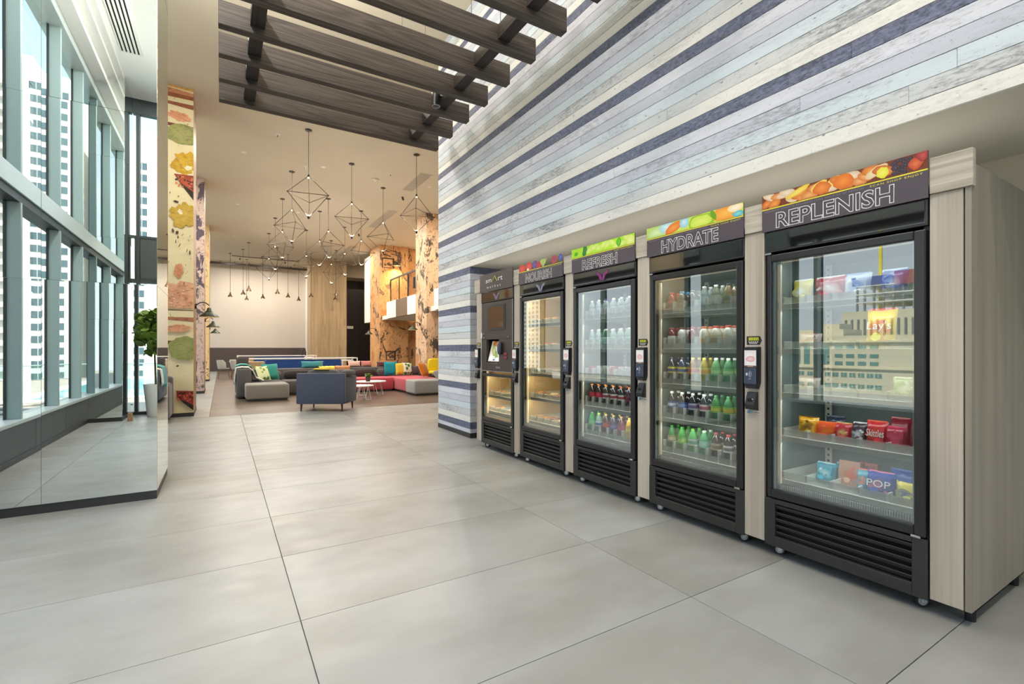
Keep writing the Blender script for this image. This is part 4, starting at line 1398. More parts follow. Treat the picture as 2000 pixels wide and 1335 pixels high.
# card terminals, finger scanners and stickers on the posts
TERMN = ['left of the smart market kiosk', 'left of the NOURISH cooler', 'left of the REFRESH cooler', 'left of the HYDRATE cooler', 'left of the REPLENISH cooler']
M_TERM = plain('terminal black', (32, 33, 36), 0.35)
M_TERMB = plain('terminal blue grey', (58, 66, 84), 0.4)
for k in range(5):
    yc = (PIL[k][0] + PIL[k][1]) / 2 + 0.004
    X = 3.006
    t = empty('card_terminal', (X, yc, 1.2), 'black card terminal with small screen on the oak post ' + TERMN[k], 'card terminal', 'card terminals on the posts')
    bm = BM()
    pts = [(-0.048, 1.335), (0.048, 1.335), (0.051, 1.325), (0.050, 1.10), (0.036, 1.058), (-0.036, 1.058), (-0.050, 1.10), (-0.051, 1.325)]
    A = [bm.verts.new((X, yc + y, z)) for y, z in pts]; B = [bm.verts.new((X - 0.038, yc + y * 0.94, 1.2 + (z - 1.2) * 0.97)) for y, z in pts]
    bm.faces.new(A); bm.faces.new(B[::-1])
    for a in range(8): bm.faces.new((A[a], B[a], B[(a + 1) % 8], A[(a + 1) % 8]))
    bmesh.ops.recalc_face_normals(bm, faces=bm.faces)
    obj('body', bm, M_TERM, t)
    ik = Ink(X - 0.0395, yc - 0.041, yc + 0.041, 1.20, 1.312)
    ik.rect(yc - 0.041, yc + 0.041, 1.20, 1.312, (206, 200, 196), (226, 222, 220)); ik.blob(yc, 1.255, 0.03, 0.022, (200, 150, 150), (220, 190, 186)); ik.rect(yc - 0.041, yc + 0.041, 1.20, 1.212, (90, 80, 76)); ik.rect(yc - 0.02, yc + 0.02, 1.202, 1.21, (150, 120, 110))
    ik.done('screen', t, M_LITSCR)
    bm = BM(); box(bm, X - 0.046, X - 0.036, yc - 0.043, yc + 0.043, 1.088, 1.195, bev=0.006, seg=2); obj('reader_pad', bm, M_TERMB, t)
    ik = Ink(X - 0.0466, yc - 0.04, yc + 0.04, 1.09, 1.19)
    for a in range(3):
        for q in range(7):
            th = -1.0 + q * 0.33; r = 0.010 + a * 0.008
            ik.blob(yc + 0.012 - r * math.cos(th), 1.155 + r * math.sin(th), 0.0022, 0.0022, (190, 196, 210), n=6)
    ik.blob(yc + 0.02, 1.155, 0.007, 0.01, (200, 204, 216)); ik.rect(yc - 0.008, yc + 0.008, 1.122, 1.125, (180, 186, 200))
    ik.done('contactless_mark', t)
    f = empty('finger_scanner', (X, yc, 0.98), 'small black wedge fingerprint reader below the card terminal ' + TERMN[k], 'scanner', 'fingerprint readers on the posts')
    bm = BM()
    pts = [(0.0, 1.038), (-0.022, 1.036), (-0.05, 0.955), (-0.044, 0.925), (0.0, 0.918)]
    A = [bm.verts.new((X + x, yc - 0.032, z)) for x, z in pts]; B = [bm.verts.new((X + x, yc + 0.032, z)) for x, z in pts]
    bm.faces.new(A); bm.faces.new(B[::-1])
    for a in range(5): bm.faces.new((A[a], B[a], B[(a + 1) % 5], A[(a + 1) % 5]))
    bmesh.ops.recalc_face_normals(bm, faces=bm.faces)
    obj('housing', bm, M_TERM, f)
    bm = BM(); box(bm, X - 0.043, X - 0.036, yc - 0.018, yc + 0.020, 0.965, 0.995, bev=0.002); obj('sensor_window', bm, M_GLOSSBLK, f)
    s = empty('sticker', (X, yc, 1.38), 'black and yellow instruction sticker above the card terminal ' + TERMN[k], 'sticker', 'instruction stickers on the posts')
    ik = Ink(X - 0.0006, yc - 0.056, yc + 0.05, 1.348, 1.405)
    ik.poly([(yc + 0.05, 1.348), (yc - 0.043, 1.348), (yc - 0.056, 1.377), (yc - 0.043, 1.405), (yc + 0.05, 1.405)], (44, 44, 42))
    for q in range(6): ik.rect(yc + 0.036 - q * 0.012, yc + 0.027 - q * 0.012, 1.376, 1.397, (196, 196, 50))
    for q in range(5): ik.rect(yc + 0.036 - q * 0.014, yc + 0.025 - q * 0.014, 1.364, 1.369, (220, 220, 216))
    for q in range(4): ik.rect(yc + 0.03 - q * 0.014, yc + 0.02 - q * 0.014, 1.355, 1.360, (220, 220, 216))
    ik.done('backing', s)
    s = empty('sticker', (X, yc, 0.9), 'small blue and white sticker under the fingerprint reader ' + TERMN[k], 'sticker', 'notice stickers on the posts')
    ik = Ink(X - 0.0006, yc - 0.05, yc + 0.045, 0.893, 0.914)
    ik.rect(yc - 0.05, yc + 0.045, 0.893, 0.914, (196, 188, 172)); ik.rect(yc + 0.022, yc + 0.045, 0.893, 0.914, (86, 130, 160)); ik.rect(yc + 0.005, yc + 0.02, 0.895, 0.912, (120, 160, 180)); ik.rect(yc - 0.045, yc - 0.002, 0.900, 0.904, (120, 110, 100))
    ik.done('backing', s)

# ------------------------------------------------------------------ bottles
BOT = {}


def bottle_mesh(kind, rgb, clear):
    key = (kind, rgb)
    if key in BOT: return BOT[key]
    name = 'drink %d %d %d' % rgb
    if name not in MATS:
        m = plain(name, rgb, 0.08, spec=0.7)
        b = m.node_tree.nodes['Principled BSDF']
        if clear:
            b.inputs['Transmission Weight'].default_value = 0.35
            b.inputs['IOR'].default_value = 1.2
    m = MATS[name]
    bm = BM()
    if kind == 'soda':
        p = [(0, 0), (0.026, 0), (0.033, 0.012), (0.034, 0.05), (0.030, 0.075), (0.034, 0.10), (0.0345, 0.135), (0.030, 0.165), (0.018, 0.195), (0.0125, 0.205), (0.0125, 0.212), (0, 0.212)]
    elif kind == 'wide':
        p = [(0, 0), (0.030, 0), (0.036, 0.01), (0.036, 0.12), (0.033, 0.14), (0.022, 0.158), (0.0185, 0.163), (0.0185, 0.168), (0, 0.168)]
    elif kind == 'can':
        p = [(0, 0), (0.024, 0), (0.032, 0.008), (0.033, 0.02), (0.033, 0.105), (0.027, 0.118), (0.026, 0.122), (0.024, 0.119), (0, 0.119)]
    else:
        p = [(0, 0), (0.028, 0), (0.031, 0.01), (0.030, 0.04), (0.031, 0.08), (0.030, 0.13), (0.026, 0.155), (0.014, 0.18), (0.013, 0.19), (0, 0.19)]
    lathe(bm, p, seg=14)
    BOT[key] = mesh_of(bm, 'bottle', m, True)
    return BOT[key]


def cap_mesh(kind, rgb):
    key = ('cap', kind, rgb)
    if key not in BOT:
        r, h, z = {'soda': (0.0145, 0.016, 0.203), 'wide': (0.0215, 0.018, 0.160), 'slim': (0.0155, 0.016, 0.181)}[kind]
        bm = BM(); lathe(bm, [(r * 0.97, z), (r, z + 0.003), (r, z + h - 0.003), (r * 0.9, z + h), (0, z + h)], seg=12)
        BOT[key] = mesh_of(bm, 'cap', plain('cap %d %d %d' % rgb, rgb, 0.4), True)
    return BOT[key]


def band_mesh(kind, rgb, rgb2):
    key = ('band', kind, rgb, rgb2)
    if key not in BOT:
        r, z0, z1 = {'soda': (0.0352, 0.092, 0.142), 'wide': (0.0365, 0.03, 0.112), 'slim': (0.0318, 0.055, 0.12)}[kind]
        bm = BM()
        h = z1 - z0
        for a, b, mi in ((0, 0.25, 0), (0.25, 0.7, 1), (0.7, 1, 0)):
            lathe(bm, [(r, z0 + h * a), (r, z0 + h * b)], seg=14, mi=mi)
        BOT[key] = mesh_of(bm, 'label_band', [plain('band %d %d %d' % rgb, rgb, 0.45), plain('band %d %d %d' % rgb2, rgb2, 0.45)], True)
    return BOT[key]


ROW = ['bottom', 'second lowest', 'middle', 'second highest', 'top']
LANE = ['leftmost lane', 'second lane', 'third lane', 'middle lane', 'third-last lane', 'second-last lane', 'rightmost lane']


def put_bottle(ci, head, row, lane, depth, spec):
    kind, desc, rgb, clear, cap, band = spec
    y = YC[ci] + 0.355 - 0.71 * (lane + 0.5) / 7
    x = XF + 0.145 + depth * 0.078
    nm = 'can' if kind == 'can' else 'bottle'
    o = link('drink_' + nm, bottle_mesh(kind, rgb, clear), None, (x, y, SHZ[row]))
    o.rotation_euler = (0, 0, random.uniform(0, 6))
    where = 'front' if depth == 0 else 'rear'
    tag(o, '%s, %s, %s, %s shelf of %s cooler' % (desc, where, LANE[lane], ROW[row], head), nm, 'drinks on the %s shelf of %s' % (ROW[row], head))
    if cap: link('cap', cap_mesh(kind, cap), o)
    if band: link('label_band', band_mesh(kind, *band), o)


Wt = (236, 236, 232)
HY = {
    4: [('wide', 'red capped bottle', (150, 60, 56), 0, (196, 60, 60), ((200, 90, 84), (120, 60, 50))), ('wide', 'blue capped bottle', (96, 90, 84), 0, (70, 150, 190), ((110, 110, 100), (150, 140, 120))),
        ('wide', 'brown bottle', (104, 90, 70), 0, (120, 110, 96), ((120, 104, 80), (92, 80, 62))), ('slim', 'clear bottle', (190, 206, 206), 1, Wt, ((200, 214, 214), (220, 226, 224))),
        ('slim', 'pale bottle', (170, 176, 150), 1, Wt, ((196, 200, 180), (214, 214, 200))), ('slim', 'tan bottle', (160, 140, 100), 0, (50, 56, 60), ((176, 160, 110), (120, 130, 100))), ('slim', 'pink bottle', (196, 150, 136), 0, (60, 56, 56), ((206, 170, 150), (220, 196, 180)))],
    3: [('wide', 'dark red bottle', (110, 48, 50), 0, (150, 60, 60), (Wt, (214, 210, 204))), ('wide', 'white bottle', (214, 216, 212), 0, (90, 40, 44), (Wt, (206, 210, 206))), ('wide', 'maroon bottle', (120, 40, 50), 0, (150, 50, 50), ((130, 44, 54), (90, 30, 40))),
        ('wide', 'cream bottle', (226, 220, 200), 0, (210, 120, 70), ((236, 226, 200), (226, 180, 120))), ('wide', 'red capped white bottle', (220, 214, 196), 0, (196, 70, 50), ((206, 190, 150), (180, 150, 110))), ('wide', 'orange capped white bottle', (226, 222, 210), 0, (206, 84, 54), ((226, 216, 190), (210, 200, 180))), ('wide', 'plain white bottle', (226, 226, 220), 0, Wt, ((230, 230, 226), (216, 216, 210)))],
    2: [('soda', 'dark navy bottle', (40, 42, 62), 0, (50, 50, 70), ((210, 196, 60), (60, 80, 130))), ('soda', 'dark blue bottle', (44, 50, 80), 0, (50, 50, 70), ((220, 206, 70), (70, 96, 160))), ('soda', 'amber bottle', (150, 110, 60), 1, (220, 190, 80), ((220, 150, 60), (200, 90, 50))),
        ('soda', 'yellow bottle', (196, 176, 84), 1, (226, 206, 100), ((226, 206, 110), (230, 170, 70))), ('soda', 'pale green bottle', (120, 176, 116), 1, Wt, ((130, 190, 120), (180, 216, 150))), ('soda', 'light green bottle', (104, 170, 120), 1, Wt, ((120, 190, 110), (190, 220, 160))), ('soda', 'mint bottle', (120, 184, 150), 1, Wt, ((130, 196, 140), (200, 226, 190)))],
    1: [('soda', 'dark cola bottle', (40, 32, 32), 0, Wt, ((60, 90, 160), (214, 220, 230))), ('soda', 'cola bottle', (36, 30, 34), 0, Wt, ((50, 84, 160), (120, 150, 210))), ('soda', 'black cola bottle', (32, 32, 40), 0, Wt, ((176, 180, 200), (120, 100, 150))),
        ('soda', 'diet cola bottle', (40, 36, 44), 0, Wt, ((214, 190, 196), (176, 84, 100))), ('soda', 'green soda bottle', (70, 140, 76), 1, (60, 130, 70), ((120, 180, 60), (200, 200, 60))), ('soda', 'lemon green soda bottle', (84, 150, 90), 1, (60, 130, 70), ((150, 190, 70), (226, 190, 50))), ('soda', 'deep green soda bottle', (56, 120, 70), 1, (50, 120, 60), ((90, 160, 80), (190, 190, 80)))],
    0: [('soda', 'bright green bottle', (60, 150, 76), 1, (60, 140, 70), ((150, 150, 110), (206, 196, 150))), ('soda', 'vivid green bottle', (74, 176, 60), 1, (70, 160, 60), ((110, 196, 60), (170, 216, 90))), ('soda', 'lime bottle', (90, 186, 90), 1, (110, 190, 60), ((200, 206, 196), (100, 160, 130))),
        ('soda', 'mint green bottle', (84, 176, 110), 1, (190, 226, 190), ((130, 196, 170), (160, 206, 190))), ('soda', 'dark brown bottle', (56, 40, 36), 0, (160, 60, 56), ((176, 160, 130), (130, 116, 100))), ('soda', 'dark soda bottle', (44, 36, 38), 0, (170, 50, 54), ((220, 216, 214), (120, 110, 120))), ('soda', 'black soda bottle', (36, 32, 34), 0, (90, 40, 44), ((206, 204, 206), (90, 80, 90)))],
}
RE = {
    4: [('slim', 'clear water bottle', (206, 216, 216), 1, Wt if k != 2 else (60, 70, 150), ((220, 226, 226), (190, 210, 226) if k % 2 else (226, 206, 220))) for k in range(7)],
    3: [('slim', 'pale aqua bottle' if k != 2 else 'green bottle', (186, 214, 206) if k != 2 else (70, 130, 76), 1, (220, 216, 196), ((206, 226, 220), (150, 206, 206))) for k in range(7)],
    2: [('can', 'silver drink can' if k % 3 else 'red drink can', (186, 180, 172) if k % 3 else (166, 60, 56), 0, None, None) for k in range(7)],
    1: [('soda', 'red label cola bottle', (46, 28, 26), 0, (220, 130, 60), ((196, 40, 56), (220, 60, 76))), ('soda', 'crimson label cola bottle', (48, 28, 26), 0, (226, 120, 56), ((190, 36, 66), (206, 50, 80))), ('soda', 'white label cola bottle', (50, 40, 36), 0, (214, 136, 70), ((206, 200, 200), (150, 60, 60))),
        ('soda', 'diet label cola bottle', (54, 44, 44), 0, (220, 140, 70), ((214, 206, 206), (170, 60, 70))), ('soda', 'zero label cola bottle', (44, 38, 48), 0, (210, 90, 56), ((206, 200, 200), (160, 60, 70))), ('soda', 'purple label bottle', (60, 38, 50), 0, (214, 150, 80), ((130, 50, 80), (96, 40, 80))), ('soda', 'plum label bottle', (56, 36, 46), 0, (220, 150, 80), ((120, 50, 90), (170, 130, 150)))],
    0: [('soda', 'green lemon soda bottle', (60, 176, 90), 1, (80, 170, 90), ((70, 180, 96), (130, 206, 140))), ('soda', 'blue and white label bottle', (150, 180, 160), 1, (190, 200, 80), ((210, 220, 226), (60, 110, 180))), ('soda', 'red label dark bottle', (70, 44, 38), 0, (206, 160, 90), ((190, 60, 60), (206, 90, 80))),
        ('soda', 'purple bottle', (70, 56, 76), 0, (190, 176, 90), ((80, 70, 140), (120, 110, 170))), ('soda', 'maroon bottle', (110, 48, 56), 0, (206, 150, 80), ((170, 50, 70), (200, 90, 110))), ('soda', 'orange soda bottle', (226, 170, 50), 0, (196, 190, 100), ((226, 180, 50), (240, 210, 90))), ('soda', 'yellow soda bottle', (230, 186, 60), 0, (200, 190, 100), ((230, 190, 60), (120, 110, 80)))],
}
for head, ci, S in (('HYDRATE', 3, HY), ('REFRESH', 2, RE)):
    for row in range(5):
        for lane in range(7):
            for d in range(2):
                put_bottle(ci, head, row, lane, d, S[row][lane])

# ------------------------------------------------------------------ snack packs
def pack(name, ci, dy, z, w, h, d, rgb, rgb2, label, x=0.16, tilt=0.15, box_=False, txt=None, tcol=None, dep=1, grp='snack packs in the REPLENISH cooler', turn=0.0):
    """crimped snack bag or carton; w along the shelf, h up, d front to back"""
    if ci == 4: w, h = w * 1.12, h * 1.3
    r = random.Random(label)
    P = Vector((XF + x, YC[ci] + dy, z))
    o = empty(name, P, label, 'snack', grp)
    m1 = plain('pack %d %d %d' % rgb, rgb, 0.28, spec=0.6, bump=0.0 if box_ else 0.25, nscale=30)
    m2 = plain('pack %d %d %d' % rgb2, rgb2, 0.4)
    Rm = Matrix.Rotation(turn, 3, 'Z') @ Matrix.Rotation(tilt, 3, 'Y')
    if box_:
        bm = BM(); box(bm, -d / 2, d / 2, -w / 2, w / 2, 0, h, bev=0.002)
        bmesh.ops.rotate(bm, verts=bm.verts, cent=(0, 0, 0), matrix=Rm)
        link('carton', mesh_of(bm, 'carton', m1), o)
    else:
        bm = BM()
        pillow(bm, (0, 0, h / 2), w, h, d, Matrix.Rotation(PI / 2, 3, 'Z'), n=8)
        bmesh.ops.rotate(bm, verts=bm.verts, cent=(0, 0, 0), matrix=Rm)
        link('pouch', mesh_of(bm, 'pouch', m1, True), o)
        bm = BM(); box(bm, -0.002, 0.002, -w * 0.44, w * 0.44, h * 0.93, h * 1.02); box(bm, -0.002, 0.002, -w * 0.44, w * 0.44, -0.0, h * 0.05)
        bmesh.ops.rotate(bm, verts=bm.verts, cent=(0, 0, 0), matrix=Rm)
        link('crimp', mesh_of(bm, 'crimp', m2), o)
    # printed panel following the front
    ik = Ink(-d / 2 - 0.0015, -w * 0.5, w * 0.5, 0, h)
    mid = tuple((2 * a + b) // 3 for a, b in zip(rgb, rgb2))
    ik.blob(w * r.uniform(-0.1, 0.1), h * 0.5, w * 0.34, h * 0.2, mid, rgb2, jag=0.3, rot=r.uniform(-0.5, 0.5), rnd=r)
    for q in range(4): ik.blob(w * r.uniform(-0.3, 0.3), h * r.uniform(0.2, 0.8), w * 0.09, h * 0.05, rgb2 if q % 2 else mid, jag=0.3, rot=r.uniform(-0.8, 0.8), rnd=r)
    ik.blob(w * r.uniform(-0.15, 0.15), h * 0.3, w * 0.16, h * 0.1, tuple(min(255, int(v * 1.2 + 20)) for v in rgb), rnd=r)
    bmesh.ops.rotate(ik.bm, verts=ik.bm.verts, cent=(0, 0, 0), matrix=Rm)
    link('print', mesh_of(ik.bm, 'print', M_INK), o)
    if txt:
        bm = text_bm(txt)
        xs = [v.co.x for v in bm.verts]; ys = [v.co.y for v in bm.verts]
        a, b, c, e = min(xs), max(xs), min(ys), max(ys)
        for v in bm.verts:
            v.co = Vector((-d / 2 - 0.003 - v.co.z * 0.01, w * 0.40 - (v.co.x - a) / (b - a) * w * 0.8, h * 0.42 + (v.co.y - c) / (e - c) * h * 0.26))
        bmesh.ops.rotate(bm, verts=bm.verts, cent=(0, 0, 0), matrix=Rm)
        link('lettering', mesh_of(bm, 'lettering', tcol or M_TXTW), o)
    return o


z4, z5 = SHZ[1] + 0.001, SHZ[0] + 0.001
pack('snack_pouch', 4, 0.235, z4, 0.11, 0.105, 0.05, (236, 176, 30), (110, 70, 30), 'yellow candy pouch, leftmost on the second lowest REPLENISH shelf')
pack('snack_pouch', 4, 0.13, z4, 0.10, 0.11, 0.05, (44, 52, 76), (90, 96, 120), 'dark blue candy pouch behind the orange one, second lowest REPLENISH shelf', x=0.27)
pack('snack_pouch', 4, 0.125, z4, 0.115, 0.09, 0.06, (232, 84, 30), (244, 130, 50), 'orange red candy pouch, second from left on second lowest REPLENISH shelf')
pack('snack_pouch', 4, 0.035, z4, 0.085, 0.095, 0.05, (190, 44, 60), (220, 190, 120), 'crimson candy pouch with cream patch, middle of second lowest REPLENISH shelf')
pack('snack_pouch', 4, -0.05, z4, 0.07, 0.105, 0.045, (60, 44, 56), (226, 226, 226), 'black candy pouch with pale patch on second lowest REPLENISH shelf')
pack('snack_pouch', 4, -0.135, z4, 0.095, 0.12, 0.05, (190, 34, 44), (206, 90, 60), 'red candy pouch with white lettering on second lowest REPLENISH shelf', txt='Skittles')
pack('snack_pouch', 4, -0.225, z4, 0.09, 0.105, 0.05, (176, 40, 70), (206, 90, 110), 'raspberry pink candy pouch, front right on second lowest REPLENISH shelf')
pack('snack_pouch', 4, -0.29, z4, 0.09, 0.13, 0.05, (186, 50, 84), (226, 130, 140), 'tall pink candy pouch, rear right on second lowest REPLENISH shelf', x=0.30)
pack('snack_pouch', 4, -0.19, z4, 0.09, 0.13, 0.05, (160, 36, 56), (206, 120, 110), 'wine red candy pouch in the back row, second lowest REPLENISH shelf', x=0.31)
pack('snack_pouch', 4, 0.16, z5, 0.10, 0.10, 0.06, (36, 150, 176), (190, 220, 226), 'shiny teal snack pouch on the bottom REPLENISH shelf', x=0.22)
pack('snack_pouch', 4, 0.09, z5, 0.09, 0.10, 0.06, (40, 160, 186), (210, 230, 230), 'second teal snack pouch just right of the shiny one, bottom REPLENISH shelf', x=0.30)
pack('snack_carton', 4, 0.03, z5, 0.10, 0.125, 0.06, (176, 130, 110), (206, 96, 70), 'tan snack carton with red emblem on the bottom REPLENISH shelf', x=0.24, box_=True)
pack('snack_carton', 4, -0.02, z5, 0.09, 0.115, 0.05, (190, 110, 96), (214, 170, 150), 'salmon snack carton behind the tan one, bottom REPLENISH shelf', x=0.35, box_=True)
pack('snack_pouch', 4, -0.065, z5, 0.06, 0.11, 0.05, (70, 150, 170), (226, 120, 100), 'small teal and red snack pouch, centre of bottom REPLENISH shelf', x=0.17)
pack('snack_pouch', 4, -0.155, z5, 0.125, 0.115, 0.07, (36, 70, 150), (200, 110, 140), 'glossy blue pastry pouch with white lettering on the bottom REPLENISH shelf', txt='POP')
pack('snack_pouch', 4, -0.22, z5, 0.12, 0.12, 0.06, (40, 84, 170), (80, 120, 190), 'plain blue pastry pouch in the back row of the bottom REPLENISH shelf', x=0.28)
pack('snack_pouch', 4, -0.285, z5, 0.10, 0.095, 0.05, (226, 206, 90), (60, 80, 150), 'yellow and blue snack pouch, far right of bottom REPLENISH shelf', x=0.15)
pack('snack_pouch', 4, 0.29, SHZ[4], 0.11, 0.13, 0.05, (206, 190, 70), (230, 230, 220), 'yellow and white crisp bag, left end of top REPLENISH shelf', x=0.2)
pack('snack_pouch', 4, 0.13, SHZ[4], 0.16, 0.13, 0.06, (170, 60, 66), (220, 210, 206), 'dark red crisp bag with pale lettering on the top REPLENISH shelf', x=0.2)
pack('snack_pouch', 4, -0.02, SHZ[4], 0.13, 0.13, 0.06, (196, 206, 214), (120, 140, 190), 'silver crisp bag in the middle of the top REPLENISH shelf', x=0.2)
pack('snack_pouch', 4, -0.20, SHZ[4], 0.12, 0.13, 0.06, (60, 84, 150), (190, 200, 220), 'blue crisp bag on the right of the top REPLENISH shelf', x=0.2)
pack('snack_pouch', 4, -0.15, SHZ[3], 0.13, 0.18, 0.06, (226, 190, 40), (206, 60, 50), 'yellow potato crisp bag with white script on the second highest REPLENISH shelf', x=0.17, txt="Lay's")
pack('snack_pouch', 4, 0.24, SHZ[3], 0.12, 0.08, 0.06, (196, 176, 170), (150, 90, 90), 'pale pink snack bag, left end of second highest REPLENISH shelf', x=0.2)
pack('snack_pouch', 4, 0.25, SHZ[2], 0.12, 0.08, 0.06, (206, 190, 176), (150, 110, 100), 'pale tan snack bag, left end of middle REPLENISH shelf', x=0.2)
pack('snack_pouch', 4, -0.26, SHZ[2], 0.12, 0.10, 0.06, (150, 170, 120), (220, 220, 200), 'pale green snack bag, right end of middle REPLENISH shelf', x=0.2)
# wrapped sandwiches and pastries in NOURISH and under the kiosk
r = random.Random(11)
TN = ['tan', 'golden', 'toasted brown', 'pale', 'caramel']
TC = [(206, 170, 120), (214, 150, 76), (150, 100, 66), (222, 206, 170), (190, 120, 70)]
for row in range(5):
    for k in range(5):
        if row > 1 and k in (0, 3): continue
        c = TC[(k + row) % 5]
        pack('wrapped_sandwich', 1, 0.284 - 0.142 * k, SHZ[row], 0.115, 0.06 + 0.02 * r.random(), 0.10, c, TC[(k + 3) % 5],
             '%s wrapped sandwich, %s lane from left, %s shelf of NOURISH cooler' % (TN[(k + row) % 5], ORD[k], ROW[row]), x=0.20, tilt=0.05, grp='wrapped food in the NOURISH cooler')
KC = [('orange', (222, 130, 50)), ('brown', (170, 104, 60)), ('amber', (226, 160, 70)), ('blue', (90, 140, 190)), ('gold', (216, 176, 90))]
for row, zz in enumerate((0.49, 0.70)):
    for k in range(5):
        nme, c = KC[(k + row * 2 + (1 if row == 0 else 0)) % 5] if row == 0 else KC[[1, 0, 4, 2, 0][k]]
        pack('wrapped_pastry', 0, 0.284 - 0.142 * k, zz, 0.12, 0.06 + 0.02 * r.random(), 0.09, c, (226, 206, 170),
             '%s wrapped pastry, %s lane from left, %s shelf under the kiosk' % (nme, ORD[k], ('lower', 'upper')[row]), x=0.20, tilt=0.05, grp='wrapped food under the kiosk')

# ------------------------------------------------------------------ lounge shell
M_RELIEF = relief_wall_mat()
M_WAINS = plain('dark brown wainscot', (74, 62, 58), 0.5)
M_PIER = wood('blond oak pier', (138, 116, 86), (186, 160, 124), 'z', 0.7, 0.55, rings=False)
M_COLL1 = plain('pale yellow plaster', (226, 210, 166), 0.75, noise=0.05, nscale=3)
M_COLL2 = collage_mat('mauve poster collage', (196, 172, 160), (150, 104, 84), (70, 58, 74), 1.8, 0.525)
M_COLL3 = collage_mat('ochre poster collage', (220, 190, 140), (190, 120, 80), (60, 50, 46), 1.0, 0.64)
M_COLLP = collage_mat('peach poster collage', (222, 184, 148), (200, 138, 84), (64, 54, 50), 1.3, 0.545)
M_COLLA = collage_mat('orange poster collage', (210, 156, 102), (188, 118, 62), (70, 56, 48), 1.2, 0.57)
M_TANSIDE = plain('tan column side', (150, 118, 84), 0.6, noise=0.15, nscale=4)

nw = empty('wall_north', (2, 33.3, 0), kind='structure')
bm = BM(); box(bm, -2.3, 12, 33.3, 33.6, 0, CEIL); obj('core', bm, M_BEIGE, nw)
bm = BM(); box(bm, -2.0, 4.64, 33.26, 33.3, 1.40, 6.36); obj('relief_panel', bm, M_RELIEF, nw)
bm = BM(); box(bm, -2.0, 4.64, 33.24, 33.3, 0.0, 1.40, bev=0.004); obj('wainscot', bm, M_WAINS, nw)
bm = BM()
for i in range(46): box(bm, -1.9 + i * 0.14, -1.86 + i * 0.14, 33.235, 33.262, 5.05 - 0.5 * ((i * 37) % 7) / 7, 6.36)
o = obj('batten', bm, M_RELIEF, nw); o['kind'] = 'stuff'
bm = BM(); box(bm, 4.64, 4.78, 33.2, 33.32, 0, CEIL)
tag(obj('trim_2', bm, M_WHITE, at=(4.7, 33.2, 0)), kind='structure')
pi_ = empty('column', (5.3, 29.5, 0), kind='structure')
bm = BM(); box(bm, 4.31, 6.27, 29.02, 30.2, 0, CEIL); obj('core', bm, M_PIER, pi_)
for i in range(10):
    rr = random.Random(i)
    x0 = 4.30 + i * 0.199
    cuts = [0.0] + sorted(rr.uniform(0.8, 5.8) for _ in range(3)) + [CEIL]
    for a, b in zip(cuts, cuts[1:]):
        bm = BM(); box(bm, x0 + 0.002, x0 + 0.197, 29.0, 29.02, a + 0.001, b - 0.001, bev=0.002); obj('plank', bm, M_PIER, pi_)
# dark doorway right of the pier, dropped soffit over it
bm = BM(); box(bm, 6.27, 8.6, 29.6, 31.2, 5.62, CEIL)
tag(obj('trim_3', bm, plain('taupe soffit', (150, 138, 118), 0.85), at=(7.4, 30, 5.6)), kind='structure')
dr = empty('door_1', (7.3, 31.0, 0), kind='structure')
for a, b in ((6.27, 7.32), (7.33, 8.5)):
    bm = BM(); box(bm, a, b, 31.0, 31.06, 0, 5.62, bev=0.004); obj('door_leaf', bm, plain('black door', (22, 18, 17), 0.4), dr)
sg = empty('wall_sign', (6.93, 30.98, 2.68), 'small white sign plate on the tall black doors', 'sign')
bm = BM(); box(bm, 6.74, 7.12, 30.97, 30.99, 2.60, 2.76, bev=0.003); obj('plate', bm, M_WHITE, sg)
bm = BM()
for i in range(5): box(bm, 6.78 + i * 0.06, 6.82 + i * 0.06, 30.966, 30.971, 2.67, 2.70)
obj('mark', bm, plain('grey print', (120, 120, 120), 0.6), sg)
# rails under the ceiling in front of the far wall
rl = empty('ceiling_rail', (2, 32.4, 6.3), 'dark rail on brackets hung high in front of the white relief wall', 'rail')
bm = BM(); box(bm, -1.9, 4.62, 32.36, 32.46, 6.24, 6.36, bev=0.01); obj('track', bm, M_DARKBROWN, rl)
for i in range(9):
    bm = BM(); box(bm, -1.6 + i * 0.75, -1.56 + i * 0.75, 32.39, 32.43, 6.36, CEIL); obj('bracket', bm, M_DARKBROWN, rl)
rl = empty('ceiling_pipe', (2, 30, 6.38), 'thin dark pipe under the ceiling in front of the far rail', 'pipe')
bm = BM(); cyl(bm, (0.5, 30, 6.37), (3.8, 30, 6.37), 0.02, seg=8); obj('tube', bm, M_DARKBROWN, rl)
for x in (0.8, 2.1, 3.5):
    bm = BM(); cyl(bm, (x, 30, 6.37), (x, 30, CEIL), 0.008, seg=6); obj('hanger', bm, M_DARKBROWN, rl)


class InkF(Ink):
    """same flat printing on a wall that faces -Y: first coordinate is world X, mirrored"""
    def P(s, y, z):
        y0, y1, z0, z1 = s.b
        return (min(max(y, y0), y1), s.X - 0.0004 * s.k, min(max(z, z0), z1))

    def poly(s, pts, col, mid=None):
        s.k += 1
        c = lin(col) + (1,)
        vs = []
        for y, z in pts:
            v = s.bm.verts.new(s.P(y, z)); v[s.l] = c; vs.append(v)
        cy, cz = sum(p[0] for p in pts) / len(pts), sum(p[1] for p in pts) / len(pts)
        m = s.bm.verts.new(s.P(cy, cz)); m[s.l] = lin(mid or col) + (1,)
        for a, b in zip(vs, vs[1:] + vs[:1]):
            if (a.co - b.co).length < 1e-7: continue
            f = s.bm.faces.new((m, a, b)); f.normal_update()
            if f.normal.y > 0: f.normal_flip()


